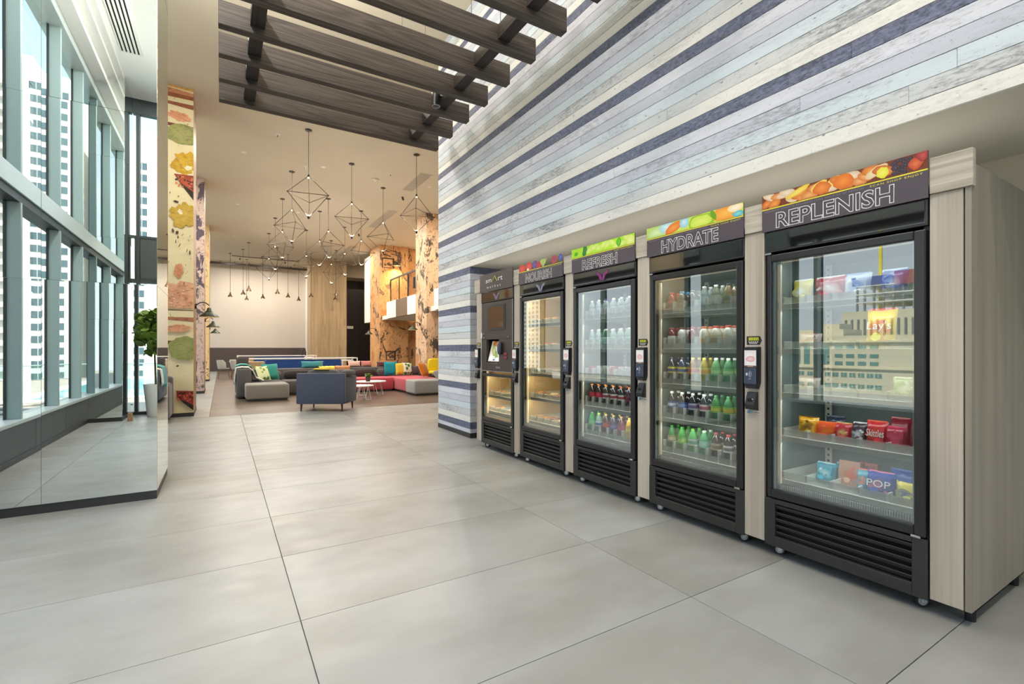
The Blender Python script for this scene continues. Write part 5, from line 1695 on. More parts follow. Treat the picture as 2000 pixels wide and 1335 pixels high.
def column(x0, x1, y0, y1, front, side):
    c = empty('column', ((x0 + x1) / 2, (y0 + y1) / 2, 0), kind='structure')
    bm = BM(); box(bm, x0, x1, y0, y1, 0.0, CEIL, mi=0)
    bm.faces.ensure_lookup_table(); bm.normal_update()
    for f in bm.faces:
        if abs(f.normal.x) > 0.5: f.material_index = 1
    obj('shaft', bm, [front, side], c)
    bm = BM(); box(bm, x0 - 0.006, x1 + 0.006, y0 - 0.006, y1 + 0.006, 0, 0.075, bev=0.003); obj('plinth', bm, M_BLACKBASE, c)
    return c


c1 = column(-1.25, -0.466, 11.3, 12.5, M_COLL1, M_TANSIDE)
ik = InkF(11.2985, -1.25, -0.466, 0.08, CEIL)
rr = random.Random(21)
def zc(v): return 1.32 + (681.3 - v) * 0.00997
def xc(u): return -0.466 - (378 - u) * 0.00825
for v0, v1, c in ((155, 172, (224, 166, 84)), (176, 184, (206, 140, 100)), (184, 192, (150, 90, 60)), (201, 207, (150, 88, 64)), (244, 247, (120, 70, 50)), (603, 606, (120, 80, 60)), (619, 624, (170, 110, 80)), (666, 669, (120, 70, 50))):
    pts = [(-1.25, zc(v0)), (-0.9, zc(v0 + rr.uniform(-2, 2))), (-0.466, zc(v0 + rr.uniform(0, 3))), (-0.466, zc(v1 + rr.uniform(0, 4))), (-0.9, zc(v1 + rr.uniform(-1, 3))), (-1.25, zc(v1))]
    ik.poly(pts, c)
def B(u, v, ru, rv, c, m=None, jag=0.2, rot=0.0, n=64): ik.blob(xc(u), zc(v), ru * 0.00825, rv * 0.00997, c, m, n, jag, rot, rr)
B(350, 228, 22, 9, (222, 160, 120), (206, 140, 104), 0.15); B(360, 262, 40, 19, (150, 150, 92), (166, 162, 104), 0.05)
B(362, 318, 26, 22, (198, 156, 46), (208, 168, 58), 0.16); B(368, 326, 8, 4, (236, 226, 190), None, 0.2)
ik.poly([(xc(340), zc(341)), (xc(380), zc(340)), (xc(380), zc(386)), (xc(368), zc(366)), (xc(350), zc(356))], (150, 70, 50), (190, 90, 60)); ik.poly([(xc(350), zc(356)), (xc(368), zc(366)), (xc(380), zc(372)), (xc(380), zc(388))], (60, 48, 44))
for k in range(24): B(344 + rr.uniform(0, 34), 345 + rr.uniform(0, 22), 2.2, 1.8, (206, 120, 90) if k % 2 else (90, 50, 40), None, 0.2, n=7)
B(362, 420, 26, 26, (190, 156, 62), (200, 168, 76), 0.18); B(352, 414, 4, 5, (232, 220, 180)); B(344, 395, 5, 2, (70, 56, 46)); B(346, 455, 3, 3, (80, 60, 50)); B(338, 452, 2, 4, (90, 70, 56)); B(371, 492, 1.5, 4, (70, 60, 50))
B(349, 529, 9, 13, (214, 150, 110), (196, 130, 90), 0.12)
ik.poly([(xc(320), zc(552)), (xc(345), zc(556)), (xc(352), zc(548)), (xc(380), zc(552)), (xc(380), zc(601)), (xc(320), zc(603))], (222, 168, 132), (214, 154, 118))
for k in range(40): B(325 + rr.uniform(0, 52), 556 + rr.uniform(0, 42), 2.5, 1.6, (206, 140, 106) if k % 2 else (230, 184, 150), None, 0.2, n=7)
B(348, 641, 26, 7, (220, 160, 124), (210, 146, 110), 0.12); B(362, 680, 34, 22, (142, 146, 84), (158, 160, 98), 0.06); B(347, 714, 3, 1.5, (70, 60, 50))
ik.poly([(xc(344), zc(762)), (xc(380), zc(764)), (xc(380), zc(798)), (xc(364), zc(784)), (xc(346), zc(776))], (140, 50, 46), (170, 70, 56)); ik.poly([(xc(350), zc(779)), (xc(364), zc(784)), (xc(380), zc(792)), (xc(380), zc(802))], (50, 40, 38))
for k in range(24): B(347 + rr.uniform(0, 30), 765 + rr.uniform(0, 18), 2.2, 1.8, (206, 96, 76) if k % 2 else (80, 40, 36), None, 0.2, n=7)
for k in range(36): ik.blob(rr.uniform(-0.9, -0.47), rr.uniform(0.2, 6.2), rr.uniform(0.003, 0.012), rr.uniform(0.008, 0.04), (176, 144, 106) if k % 3 else (120, 98, 76), None, 8, 0.4, rr.uniform(-0.5, 0.5), rr)
ik.done('wall_art', c1, M_INKM)['kind'] = 'stuff'
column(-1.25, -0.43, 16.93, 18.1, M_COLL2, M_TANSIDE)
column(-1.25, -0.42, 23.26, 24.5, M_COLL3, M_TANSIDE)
column(6.561, 7.75, 16.94, 18.1, M_COLLP, M_COLLP)
ca = column(6.611, 8.04, 23.26, 25.05, M_COLLA, M_COLLA)
ik = InkF(23.2585, 6.62, 8.03, 0.08, CEIL)
for x, z, w_, h_ in ((7.02, 5.55, 0.62, 0.5), (7.15, 1.0, 0.5, 0.46)):
    for a in ((x - w_ / 2, x + w_ / 2, z + h_ / 2 - 0.06, z + h_ / 2), (x - w_ / 2, x - w_ / 2 + 0.05, z - h_ / 2, z + h_ / 2), (x + w_ / 2 - 0.09, x + w_ / 2, z - h_ / 2, z + h_ / 2), (x - w_ / 2, x + w_ / 4, z - h_ / 2, z - h_ / 2 + 0.03)):
        ik.rect(*a, (66, 54, 46))
    for q in range(5): ik.blob(x + rr.uniform(-0.16, 0.14), z + rr.uniform(-0.12, 0.1), rr.uniform(0.02, 0.09), rr.uniform(0.02, 0.08), (96, 76, 60), n=9, jag=0.4, rnd=rr)
for q in range(7): ik.blob(6.8 + rr.uniform(0, 0.9), 6.0 + rr.uniform(-0.1, 0.25), rr.uniform(0.1, 0.3), 0.025, (80, 64, 54), n=12, jag=0.4, rot=-0.15, rnd=rr)
ik.blob(7.7, 2.35, 0.2, 0.03, (70, 56, 48), n=12, jag=0.4, rot=-0.3, rnd=rr); ik.blob(7.6, 0.95, 0.13, 0.12, (120, 80, 60), (200, 140, 100), n=14, jag=0.4, rnd=rr); ik.blob(6.85, 1.3, 0.03, 0.4, (90, 70, 56), n=12, jag=0.4, rot=0.35, rnd=rr)
ik.done('wall_art', ca, M_INKM)['kind'] = 'stuff'
# mezzanine between the two collage columns
mz = empty('wall_mezzanine', (8, 20, 2.7), kind='structure')
bm = BM(); box(bm, 8.045, 10.4, 23.5, 23.7, 0, CEIL); obj('back_wall', bm, M_COLLA, mz)
bm = BM(); box(bm, 6.72, 10.4, 18.1, 23.25, 2.74, 2.92); box(bm, 6.72, 10.4, 13.4, 16.93, 2.74, 2.92); obj('slab', bm, M_WHITE, mz)
M_TAUPE = plain('taupe panel', (116, 92, 72), 0.4)
for a, b, m in ((20.77, 22.12, M_WHITE), (19.27, 20.73, M_TAUPE), (18.12, 19.23, M_WHITE), (13.4, 16.3, M_WHITE)):
    bm = BM(); box(bm, 6.6, 6.72, a, b, 2.74, 3.5, bev=0.004); obj('fascia_panel', bm, m, mz)
bm = BM(); box(bm, 6.66, 6.98, 25.06, 26.4, 2.73, 6.2, bev=0.004); obj('fascia_fin', bm, M_WHITE, mz)
bm = BM(); box(bm, 8.7, 8.8, 18.1, 23.4, 0, 2.74); obj('lower_wall', bm, M_BEIGE, mz)
rg = empty('balcony_railing', (6.66, 20.5, 3.5), 'black metal railing on the mezzanine edge between the peach collage columns', 'railing')
bm = BM(); box(bm, 6.63, 6.69, 18.2, 21.7, 4.46, 4.52, bev=0.004); obj('top_rail', bm, M_BLACK2, rg)
for y in (21.66, 20.45, 19.3, 18.3):
    bm = BM(); box(bm, 6.64, 6.68, y - 0.025, y + 0.025, 3.5, 4.46); obj('post', bm, M_BLACK2, rg)
bm = BM()
for i in range(30): box(bm, 6.655, 6.665, 18.4 + i * 0.11, 18.41 + i * 0.11, 3.56, 4.46)
o = obj('infill_rod', bm, M_DARKBROWN, rg); o['kind'] = 'stuff'
tv = empty('television', (7.4, 20.2, 3.6), 'dark flat screen on a stand behind the mezzanine railing', 'screen')
bm = BM(); box(bm, 7.38, 7.44, 19.8, 20.7, 4.05, 4.55, bev=0.01); obj('panel', bm, M_VOID, tv)
bm = BM(); cyl(bm, (7.41, 20.25, 2.925), (7.41, 20.25, 4.05), 0.03); box(bm, 7.2, 7.6, 20.0, 20.5, 2.922, 2.95); obj('stand', bm, M_BLACK2, tv)

# ------------------------------------------------------------------ lamps
M_GREENSH = plain('dark green enamel', (42, 52, 34), 0.35, spec=0.6)
M_SHADEIN = plain('white enamel inside', (236, 228, 206), 0.5)
M_WARMB = plain('warm bulb', (255, 226, 170), 0.4, emit=6.0, emc=(255, 214, 150))
M_WIRE = plain('bronze rod', (66, 56, 46), 0.45, 0.5)
M_NODE = plain('dark bronze node', (50, 42, 36), 0.4, 0.4)


def shade(bm, P, r, h):
    prof = [(0.02, h), (0.035, h - 0.01), (0.045, h * 0.72), (r * 0.55, h * 0.42), (r * 0.9, h * 0.16), (r, 0.0), (r * 0.97, 0.0), (r * 0.86, h * 0.14), (r * 0.5, h * 0.38), (0.03, h * 0.6), (0, h * 0.6)]
    lathe(bm, prof[:6], P, 20, 0); lathe(bm, prof[5:], P, 20, 1)


def barn_lamp(P, wall_x, d, label):
    """gooseneck lamp: plate on a wall at wall_x, shade centre at P, d = +1/-1 direction away from the wall"""
    x, y, z = P
    o = empty('wall_lamp', (wall_x, y, z + 0.2), label, 'wall lamp', 'gooseneck wall lamps on the columns')
    bm = BM(); cyl(bm, (wall_x, y, z + 0.22), (wall_x + d * 0.03, y, z + 0.22), 0.055, seg=16); obj('wall_plate', bm, M_NODE, o, True)
    pts = []
    L = abs(x - wall_x)
    for i in range(13):
        t = i / 12
        a = PI * 0.5 + t * PI * 0.5
        pts.append((wall_x + d * L * t, y, z + 0.22 + 0.10 * math.sin(t * PI * 0.85) - 0.02 * t))
    bm = BM(); tube(bm, pts, 0.011, 8); obj('arm', bm, M_NODE, o, True)
    bm = BM(); shade(bm, (x, y, z), 0.19, 0.20); obj('shade', bm, [M_GREENSH, M_SHADEIN], o, True)
    bm = BM(); lathe(bm, [(0, 0.02), (0.028, 0.04), (0.03, 0.06), (0.015, 0.1), (0, 0.1)], (x, y, z), 12); obj('bulb', bm, M_WARMB, o, True)
    return o


barn_lamp((-0.215, 11.9, 1.99), -0.466, 1, 'green barn style wall lamp on the nearest painted column at left')
barn_lamp((-0.215, 17.5, 1.99), -0.43, 1, 'green barn style wall lamp on the middle column at left')
barn_lamp((-0.215, 23.9, 1.99), -0.42, 1, 'green barn style wall lamp on the farthest column at left')
barn_lamp((6.25, 23.9, 2.05), 6.611, -1, 'green barn style wall lamp on the far peach collage column')
barn_lamp((6.27, 17.6, 2.05), 6.561, -1, 'green barn style wall lamp on the near peach collage column')
bl = empty('wall_lamp', (7.36, 23.26, 5.5), 'green barn style wall lamp glowing orange above the mezzanine', 'wall lamp', 'gooseneck wall lamps on the columns')
bm = BM(); cyl(bm, (7.36, 23.26, 5.62), (7.36, 23.23, 5.62), 0.055, seg=16); obj('wall_plate', bm, M_NODE, bl, True)
bm = BM(); tube(bm, [(7.36, 23.25, 5.62), (7.36, 23.1, 5.70), (7.36, 22.98, 5.68), (7.36, 22.95, 5.6)], 0.011, 8); obj('arm', bm, M_NODE, bl, True)
bm = BM(); shade(bm, (7.36, 22.95, 5.40), 0.19, 0.20); obj('shade', bm, [M_GREENSH, M_SHADEIN], bl, True)
bm = BM(); lathe(bm, [(0, 0.02), (0.028, 0.04), (0.03, 0.06), (0.015, 0.1), (0, 0.1)], (7.36, 22.95, 5.40), 12); obj('bulb', bm, M_WARMB, bl, True)


def lamp(name, kind, loc, watts, color, parent=None, size=0.1, spot=None, rot=None):
    l = bpy.data.lights.new(name, kind)
    l.energy = watts; l.color = color
    if kind == 'AREA': l.shape = 'DISK'; l.size = size
    elif kind == 'SPOT': l.spot_size = spot or 1.6; l.spot_blend = 0.8; l.shadow_soft_size = size
    else: l.shadow_soft_size = size
    o = bpy.data.objects.new(name, l); COL.objects.link(o)
    if parent is not None:
        o.parent = parent; o.location = Vector(loc) - ORIG[parent.name]
    else: o.location = loc
    if rot: o.rotation_euler = rot
    return o


lamp('lamp_light', 'SPOT', (7.36, 22.95, 5.42), 120, (1.0, 0.62, 0.25), bl, 0.04, 2.4)

# geometric wire pendants: two square pyramids base to base, three ring corners
PEND = [(1.74, 11.98), (3.07, 13.54), (4.38, 12.02), (4.38, 15.05), (1.74, 15.04), (1.78, 17.94), (3.11, 17.10), (3.12, 18.83), (4.42, 17.99), (4.42, 20.74), (1.80, 20.70), (3.12, 22.12), (1.80, 23.61), (4.43, 23.66)]
ROT = [80, 78, 128, -88, -86, -84, 110, -70, 90, 100, -80, -60, -75, 95]
WHERE = ['nearest and largest, left of centre below the slat canopy', 'second nearest, hanging centre right', 'nearest on the right, in front of the near collage column', 'second on the right row, before the mezzanine', 'second in the left row', 'third in the left row',
         'centre row, second from front', 'centre row, third from front', 'right row, third from front', 'right row, fourth from front', 'left row, fourth from front', 'centre row, fourth from front', 'left row, farthest', 'right row, farthest']
for (x, y), a, w in zip(PEND, ROT, WHERE):
    o = empty('pendant_lamp', (x, y, CEIL), 'dark wire diamond pendant lamp, ' + w, 'pendant lamp', 'wire diamond pendants over the lounge')
    bm = BM(); lathe(bm, [(0, 0), (0.075, 0), (0.075, -0.02), (0.02, -0.03), (0, -0.03)], (x, y, CEIL), 20); obj('ceiling_rose', bm, M_NODE, o, True)
    bm = BM(); cyl(bm, (x, y, CEIL - 0.03), (x, y, 5.35), 0.006, seg=6); obj('cord', bm, M_WIRE, o)
    T, Bt = Vector((x, y, 5.35)), Vector((x, y, 4.38))
    Rg = [Vector((x + 0.5 * math.cos(math.radians(a + 120 * i)), y + 0.5 * math.sin(math.radians(a + 120 * i)), 4.87)) for i in range(3)]
    for p, q in [(T, r_) for r_ in Rg] + [(Bt, r_) for r_ in Rg] + [(Rg[0], Rg[1]), (Rg[1], Rg[2]), (Rg[2], Rg[0])]:
        bm = BM(); cyl(bm, p, q, 0.0075, seg=6); obj('rod', bm, M_WIRE, o)
    for r_ in Rg:
        bm = BM(); bmesh.ops.create_icosphere(bm, subdivisions=1, radius=0.017, matrix=Matrix.Translation(r_)); obj('joint', bm, M_NODE, o)
    for P, s in ((T, -1), (Bt, 1)):
        bm = BM(); cyl(bm, P + Vector((0, 0, 0.03 * -s)), P + Vector((0, 0, 0.03 * s)), 0.020, 0.034, seg=12); so = obj('socket', bm, M_NODE, o, True)
        bm = BM(); lathe(bm, [(0, -0.02), (0.018, -0.012), (0.022, 0), (0.014, 0.014), (0, 0.02)], P + Vector((0, 0, 0.042 * s)), 10); obj('bulb', bm, M_WARMB, o, True)

for (x, y), o in zip(PEND, [q for q in COL.objects if q.name.startswith('pendant_lamp')]):
    lamp('lamp_light', 'POINT', (x, y, 4.47), PEND_W, (1.0, 0.92, 0.80), o, 0.05)
CONES = [(0.41, 29.57), (0.96, 28.0), (1.13, 26.14), (1.24, 31.05), (1.96, 29.6), (2.42, 26.72), (3.08, 28.32), (3.81, 29.92), (4.1, 27.4), (5.08, 25.84), (5.51, 28.29)]
M_CONE = plain('bronze cone', (92, 70, 48), 0.4, 0.5)
for i, (x, y) in enumerate(CONES):
    o = empty('cone_pendant', (x, y, CEIL), 'small bronze cone pendant on a long cord before the far wall, %s from the left' % ORD[i], 'pendant lamp', 'cone pendants near the far wall')
    bm = BM(); lathe(bm, [(0, 0), (0.07, 0), (0.07, -0.02), (0, -0.03)], (x, y, CEIL), 16); obj('ceiling_rose', bm, M_NODE, o, True)
    bm = BM(); cyl(bm, (x, y, CEIL - 0.02), (x, y, 4.32), 0.009, seg=6); obj('cord', bm, M_WIRE, o)
    bm = BM(); lathe(bm, [(0.02, 0.24), (0.03, 0.20), (0.045, 0.13), (0.125, 0.0), (0.118, 0.0), (0.04, 0.12), (0, 0.13)], (x, y, 4.11), 18); obj('shade', bm, M_CONE, o, True)
    bm = BM(); lathe(bm, [(0, -0.01), (0.025, 0.01), (0.02, 0.05), (0, 0.07)], (x, y, 4.12), 10); obj('bulb', bm, M_WARMB, o, True)
    lamp('lamp_light', 'SPOT', (x, y, 4.10), 5, (1.0, 0.80, 0.56), o, 0.03, 2.3)

# recessed downlights: they carry the room's own light
def downlight(x, y, w, label, col=(1.0, 0.92, 0.80), z=CEIL):
    o = empty('downlight', (x, y, z), label, 'ceiling light', 'recessed ceiling downlights')
    bm = BM(); lathe(bm, [(0.045, 0.0), (0.06, -0.001), (0.06, -0.008), (0.045, -0.010), (0.042, -0.002)], (x, y, z), 20); obj('trim_ring', bm, M_WHITE, o, True)
    bm = BM(); lathe(bm, [(0.0, -0.003), (0.042, -0.003)], (x, y, z), 20); obj('lens', bm, M_SHADEIN, o)
    lamp('lamp_light', 'AREA', (x, y, z - 0.014), w, col, o, 0.06)


k = 0
for y in (14.2, 19.4, 25.0, 31.0):
    for x in (0.5, 2.45, 5.6):
        downlight(x, y, DOWN_W * 1.5, 'small round recessed downlight over the lounge, %s counted from the front left' % ORD[k]); k += 1
k = 0
for x, y in ((0.9, 8.6), (2.3, 9.4), (-0.9, 8.8), (0.9, -0.9), (2.2, -0.9), (-1.0, 14.6), (-1.0, 21), (-1.0, 28)):
    downlight(x, y, DOWN_W, 'small round recessed downlight over the tiled aisle, %s in its run' % ORD[k]); k += 1
o = empty('added_linear_light', (-0.75, 1.8, CEIL), 'added slim linear fill light on the white ceiling along the curtain wall', 'ceiling light')  # added ceiling light to brighten the aisle and the board wall
bm = BM(); box(bm, -0.80, -0.70, -1.5, 5.1, CEIL - 0.010, CEIL - 0.007); obj('channel', bm, M_WHITE, o)
l = bpy.data.lights.new('lamp_light', 'AREA'); l.shape = 'RECTANGLE'; l.size = 0.06; l.size_y = 6.4; l.energy = LINEAR_FILL_W; l.color = (1.0, 0.97, 0.945)
lo = bpy.data.objects.new('lamp_light', l); COL.objects.link(lo); lo.parent = o; lo.location = (0, 0, -0.015)
k = 0
for x, y in ((8.2, 21.0), (9.2, 15.0), (8.2, 27.5)):
    downlight(x, y, DOWN_W, 'small round recessed downlight by the mezzanine, %s from the back' % ORD[2 - k], (1.0, 0.84, 0.62)); k += 1
# added wash spots to brighten the collage columns and the far wall
for P, tgt in (((5.2, 15.6, 6.38), (6.9, 17.2, 3.6)), ((5.2, 21.6, 6.38), (7.0, 23.3, 3.4)), ((0.9, 30.8, 6.38), (0.9, 33.2, 3.8)), ((3.2, 30.8, 6.38), (3.2, 33.2, 3.8))):
    o = empty('added_wash_spot', P, 'added black wash spot on the ceiling aimed at the %s' % {5.2: 'near peach collage column' if P[1] < 18 else 'far peach collage column', 0.9: 'left half of the far wall', 3.2: 'right half of the far wall'}[P[0]], 'spotlight', 'added ceiling wash spots')
    d = (Vector(tgt) - Vector(P)).normalized()
    bm = BM(); cyl(bm, Vector(P), Vector(P) + d * -0.0 + Vector((0, 0, 0.04)), 0.012); cyl(bm, Vector(P) - d * 0.03, Vector(P) + d * 0.07, 0.032, seg=14); obj('body', bm, M_BLACK2, o)
    lamp('lamp_light', 'SPOT', Vector(P) + d * 0.08, 90 if P[0] > 5 else 30, (1.0, 0.88, 0.72), o, 0.04, 1.5, d.to_track_quat('-Z', 'Y').to_euler())
# small ceiling devices
for (x, y, l) in ((1.15, 12.6, 'small white sprinkler head on the ceiling before the nearest wire pendant'), (2.0, 14.4, 'small white sprinkler head on the ceiling behind the nearest wire pendant'), (4.2, 13.7, 'small dark sprinkler head on the ceiling near the striped wall')):
    o = empty('sprinkler', (x, y, CEIL), l, 'sprinkler')
    bm = BM(); lathe(bm, [(0, 0), (0.05, 0), (0.045, -0.012), (0, -0.014)], (x, y, CEIL), 16); obj('cover_plate', bm, M_WHITE, o, True)
    bm = BM(); cyl(bm, (x, y, CEIL - 0.012), (x, y, CEIL - 0.07), 0.010, seg=8); cyl(bm, (x, y, CEIL - 0.07), (x, y, CEIL - 0.078), 0.026, seg=10); obj('head', bm, M_STEEL, o)
o = empty('smoke_detector', (3.95, 14.4, CEIL), 'round beige smoke detector on the ceiling among the wire pendants', 'smoke detector')
bm = BM(); lathe(bm, [(0, 0), (0.11, 0), (0.11, -0.025), (0.08, -0.045), (0, -0.05)], (3.95, 14.4, CEIL), 24); obj('housing', bm, M_BEIGE, o, True)
bm = BM(); lathe(bm, [(0, -0.05), (0.03, -0.05), (0.025, -0.058), (0, -0.06)], (3.95, 14.4, CEIL), 12); obj('sensor', bm, M_WHITE, o, True)

# ------------------------------------------------------------------ lounge furniture
def fabric(name, rgb): return plain(name, rgb, 0.95, spec=0.15, noise=0.10, nscale=60, bump=0.15, sheen=0.2)


F_GREY = fabric('stone grey fabric', (142, 138, 130)); F_DARK = fabric('dark grey fabric', (92, 89, 88)); F_PINK = fabric('raspberry fabric', (196, 84, 96))
F_PALE = fabric('pale grey fabric', (158, 158, 156)); F_NAVY = fabric('slate blue fabric', (76, 82, 98)); F_TEAL = fabric('teal fabric', (30, 132, 140)); F_TEALG = fabric('sea green fabric', (56, 140, 130))
F_YEL = fabric('yellow fabric', (226, 196, 70)); F_ORANGE = fabric('orange fabric', (206, 120, 30)); F_BROWN = fabric('rust fabric', (176, 120, 78)); F_MAROON = fabric('maroon fabric', (98, 56, 64))
F_PURPLE = fabric('plum grey fabric', (88, 74, 80)); F_BLUSH = fabric('blush fabric', (222, 186, 172)); F_ROSE = fabric('rose fabric', (206, 130, 120)); F_WHITEB = fabric('off white throw', (214, 208, 196)); F_CHAR = fabric('charcoal fabric', (66, 58, 56))
M_LEGW = plain('dark walnut leg', (58, 44, 38), 0.4)


def leafy(name, base, mark):
    if name in MATS: return MATS[name]
    m, n, b, out = newmat(name)
    mp = coords(n, (9, 9, 7))
    v = N(n, 'ShaderNodeTexVoronoi', Scale=1.0)
    n.links.new(mp.outputs[0], v.inputs['Vector'])
    r = ramp(n, [(0.40, lin(mark)), (0.46, lin(base))])
    n.links.new(v.outputs['Distance'], r.inputs[0]); n.links.new(r.outputs[0], b.inputs['Base Color'])
    b.inputs['Roughness'].default_value = 0.9
    MATS[name] = m
    return m


F_LEAF = leafy('white cushion with green leaves', (226, 226, 206), (60, 120, 50)); F_LEAF2 = leafy('pale green leaf print', (206, 214, 170), (110, 140, 70))


def sofa(label, parts, loc, group='U-shaped sofa modules'):
    o = empty('sofa_module', loc, label, 'sofa', group)
    for nm, x0, x1, y0, y1, z0, z1, m in parts:
        bm = BM(); box(bm, x0 + 0.006, x1 - 0.006, y0 + 0.006, y1 - 0.006, z0, z1, bev=0.045, seg=3); obj(nm, bm, m, o, True)
        if nm == 'seat':
            bm = BM(); box(bm, x0 + 0.05, x1 - 0.05, y0 + 0.05, y1 - 0.05, 0.0, z0 + 0.01); obj('plinth', bm, M_BLACKBASE, o)
    return o


sofa('stone grey sofa ottoman at the left front of the U-shaped sofa', [('seat', 0.52, 1.52, 13.6, 14.44, 0.045, 0.43, F_GREY)], (1.0, 14.2, 0))
sofa('dark grey sofa side with rounded back, under the teal and white throws', [('seat', 0.70, 1.5, 14.45, 15.9, 0.045, 0.43, F_DARK), ('backrest', 0.34, 0.69, 14.45, 16.3, 0.045, 0.80, F_DARK)], (0.7, 15.4, 0))
sofa('dark grey sofa module, left of the back row behind the slate armchair', [('seat', 1.52, 2.7, 14.9, 15.85, 0.045, 0.42, F_DARK), ('backrest', 0.72, 2.7, 15.91, 16.3, 0.045, 0.73, F_DARK)], (2.1, 15.5, 0))
sofa('raspberry seated sofa module with dark grey back, centre of the back row', [('seat', 2.72, 4.68, 14.9, 15.85, 0.045, 0.43, F_PINK), ('backrest', 2.72, 4.68, 15.91, 16.3, 0.045, 0.73, F_DARK)], (3.7, 15.5, 0))
sofa('raspberry sofa module at the right turn of the U-shaped sofa', [('seat', 4.70, 5.75, 13.72, 15.85, 0.045, 0.43, F_PINK), ('backrest', 4.70, 6.1, 15.91, 16.3, 0.045, 0.71, F_DARK)], (5.2, 15, 0))
sofa('pale grey sofa ottoman at the right front of the U-shaped sofa', [('seat', 4.64, 6.0, 12.9, 13.7, 0.045, 0.43, F_PALE)], (5.2, 13.3, 0))
for i, (x, w) in enumerate(((1.30, 0.46), (1.98, 0.80), (3.3, 0.7), (4.02, 0.7), (4.52, 0.26))):
    o = empty('lumbar_cushion', (x, 15.72, 0.43), 'long dark grey back cushion on the back row of the sofa, %s from the left' % ORD[i], 'cushion', 'dark back cushions')
    bm = BM(); soft(bm, x, 15.78, 0.56, w / 2, 0.11, 0.125, 3.2, 8); obj('cover', bm, F_DARK if i % 2 == 0 else F_CHAR, o, True)
    bm = BM(); box(bm, x - w * 0.42, x + w * 0.42, 15.665, 15.672, 0.556, 0.562); obj('piping', bm, F_CHAR, o)


def cushion(label, P, w, h, t, rx, rz, m):
    o = empty('cushion', (P[0], P[1], P[2] - h / 2), label, 'cushion', 'scatter cushions on the sofas')
    bm = BM(); pillow(bm, P, w, h, t, Matrix.Rotation(math.radians(rz), 3, 'Z') @ Matrix.Rotation(math.radians(rx), 3, 'X')); obj('cover', bm, m, o, True)
    return o


cushion('teal square cushion leaning on the right of the sofa back', (4.80, 15.66, 0.68), 0.44, 0.46, 0.16, -14, -24, F_TEAL)
cushion('yellow square cushion between teal and leaf cushions at right', (5.09, 15.58, 0.66), 0.34, 0.40, 0.14, -12, 10, F_YEL)
cushion('green and white leaf cushion right of the yellow one', (5.36, 15.60, 0.66), 0.36, 0.42, 0.14, -12, 14, F_LEAF)
cushion('plum grey round cushion at the right corner of the sofa', (5.64, 15.66, 0.60), 0.26, 0.30, 0.16, -10, 0, F_PURPLE)
cushion('orange square cushion leaning on the right arm of the sofa', (5.40, 14.2, 0.68), 0.48, 0.46, 0.16, -22, 48, F_ORANGE)
cushion('pale grey cushion right of the orange one', (5.54, 13.42, 0.57), 0.40, 0.26, 0.18, -40, 60, F_PALE)
cushion('teal green cushion on the left end of the sofa', (1.20, 15.2, 0.68), 0.50, 0.46, 0.16, -16, 30, F_TEALG)
cushion('pale green leaf print cushion in front of the left teal one', (0.98, 14.78, 0.66), 0.40, 0.42, 0.14, -24, 38, F_LEAF2)
cushion('charcoal cushion on top of the left sofa arm', (0.53, 16.0, 0.95), 0.34, 0.28, 0.16, -20, 0, F_CHAR)
cushion('shaggy teal cushion lying along the sofa back', (2.45, 16.12, 0.83), 0.66, 0.22, 0.22, -8, 0, fabric('shaggy teal fabric', (70, 140, 144)))
cushion('blush pink cushion on the sofa back, right of centre', (3.74, 16.15, 0.83), 0.40, 0.20, 0.20, -10, 0, F_BLUSH)
cushion('rose cushion right of the blush one on the sofa back', (4.13, 16.15, 0.83), 0.34, 0.20, 0.18, -10, 0, F_ROSE)
cushion('maroon bolster cushion on the sofa back near the far collage column', (4.72, 16.15, 0.80), 0.48, 0.18, 0.18, -10, 0, F_MAROON)


def throw(name, label, m, pts, width, th=0.018, axis='y', cat='throw blanket'):
    """folded blanket draped along a profile; pts = (a, z) profile across, width along the other axis (lo, hi)"""
    o = empty(name, (pts[0][0] if axis == 'y' else width[0], width[0] if axis == 'y' else pts[0][0], pts[0][1]), label, cat)
    bm = BM()
    n = 10
    rows = []
    rr = random.Random(label)
    for a, z in pts:
        row = []
        for i in range(n + 1):
            t = width[0] + (width[1] - width[0]) * i / n
            dz = 0.008 * math.sin(i * 1.9 + a * 6) + rr.uniform(-0.003, 0.003)
            row.append((a, t, z + dz) if axis == 'y' else (t, a, z + dz))
        rows.append(row)
    top = [[bm.verts.new(p) for p in r] for r in rows]
    for a, b in zip(top, top[1:]):
        for i in range(n): bm.faces.new((a[i], b[i], b[i + 1], a[i + 1]))
    bmesh.ops.recalc_face_normals(bm, faces=bm.faces)
    r = bmesh.ops.solidify(bm, geom=bm.faces[:], thickness=th)
    body = obj('cloth', bm, m, o, True)
    bm = BM()
    for i in range(18):
        t = width[0] + (width[1] - width[0]) * (i + 0.5) / 18
        a, z = pts[-1]
        P = (a, t, z) if axis == 'y' else (t, a, z)
        cyl(bm, P, (P[0], P[1], P[2] - 0.05), 0.006, 0.003, 5)
    f = obj('fringe', bm, m, body); f['kind'] = 'stuff'
    return o


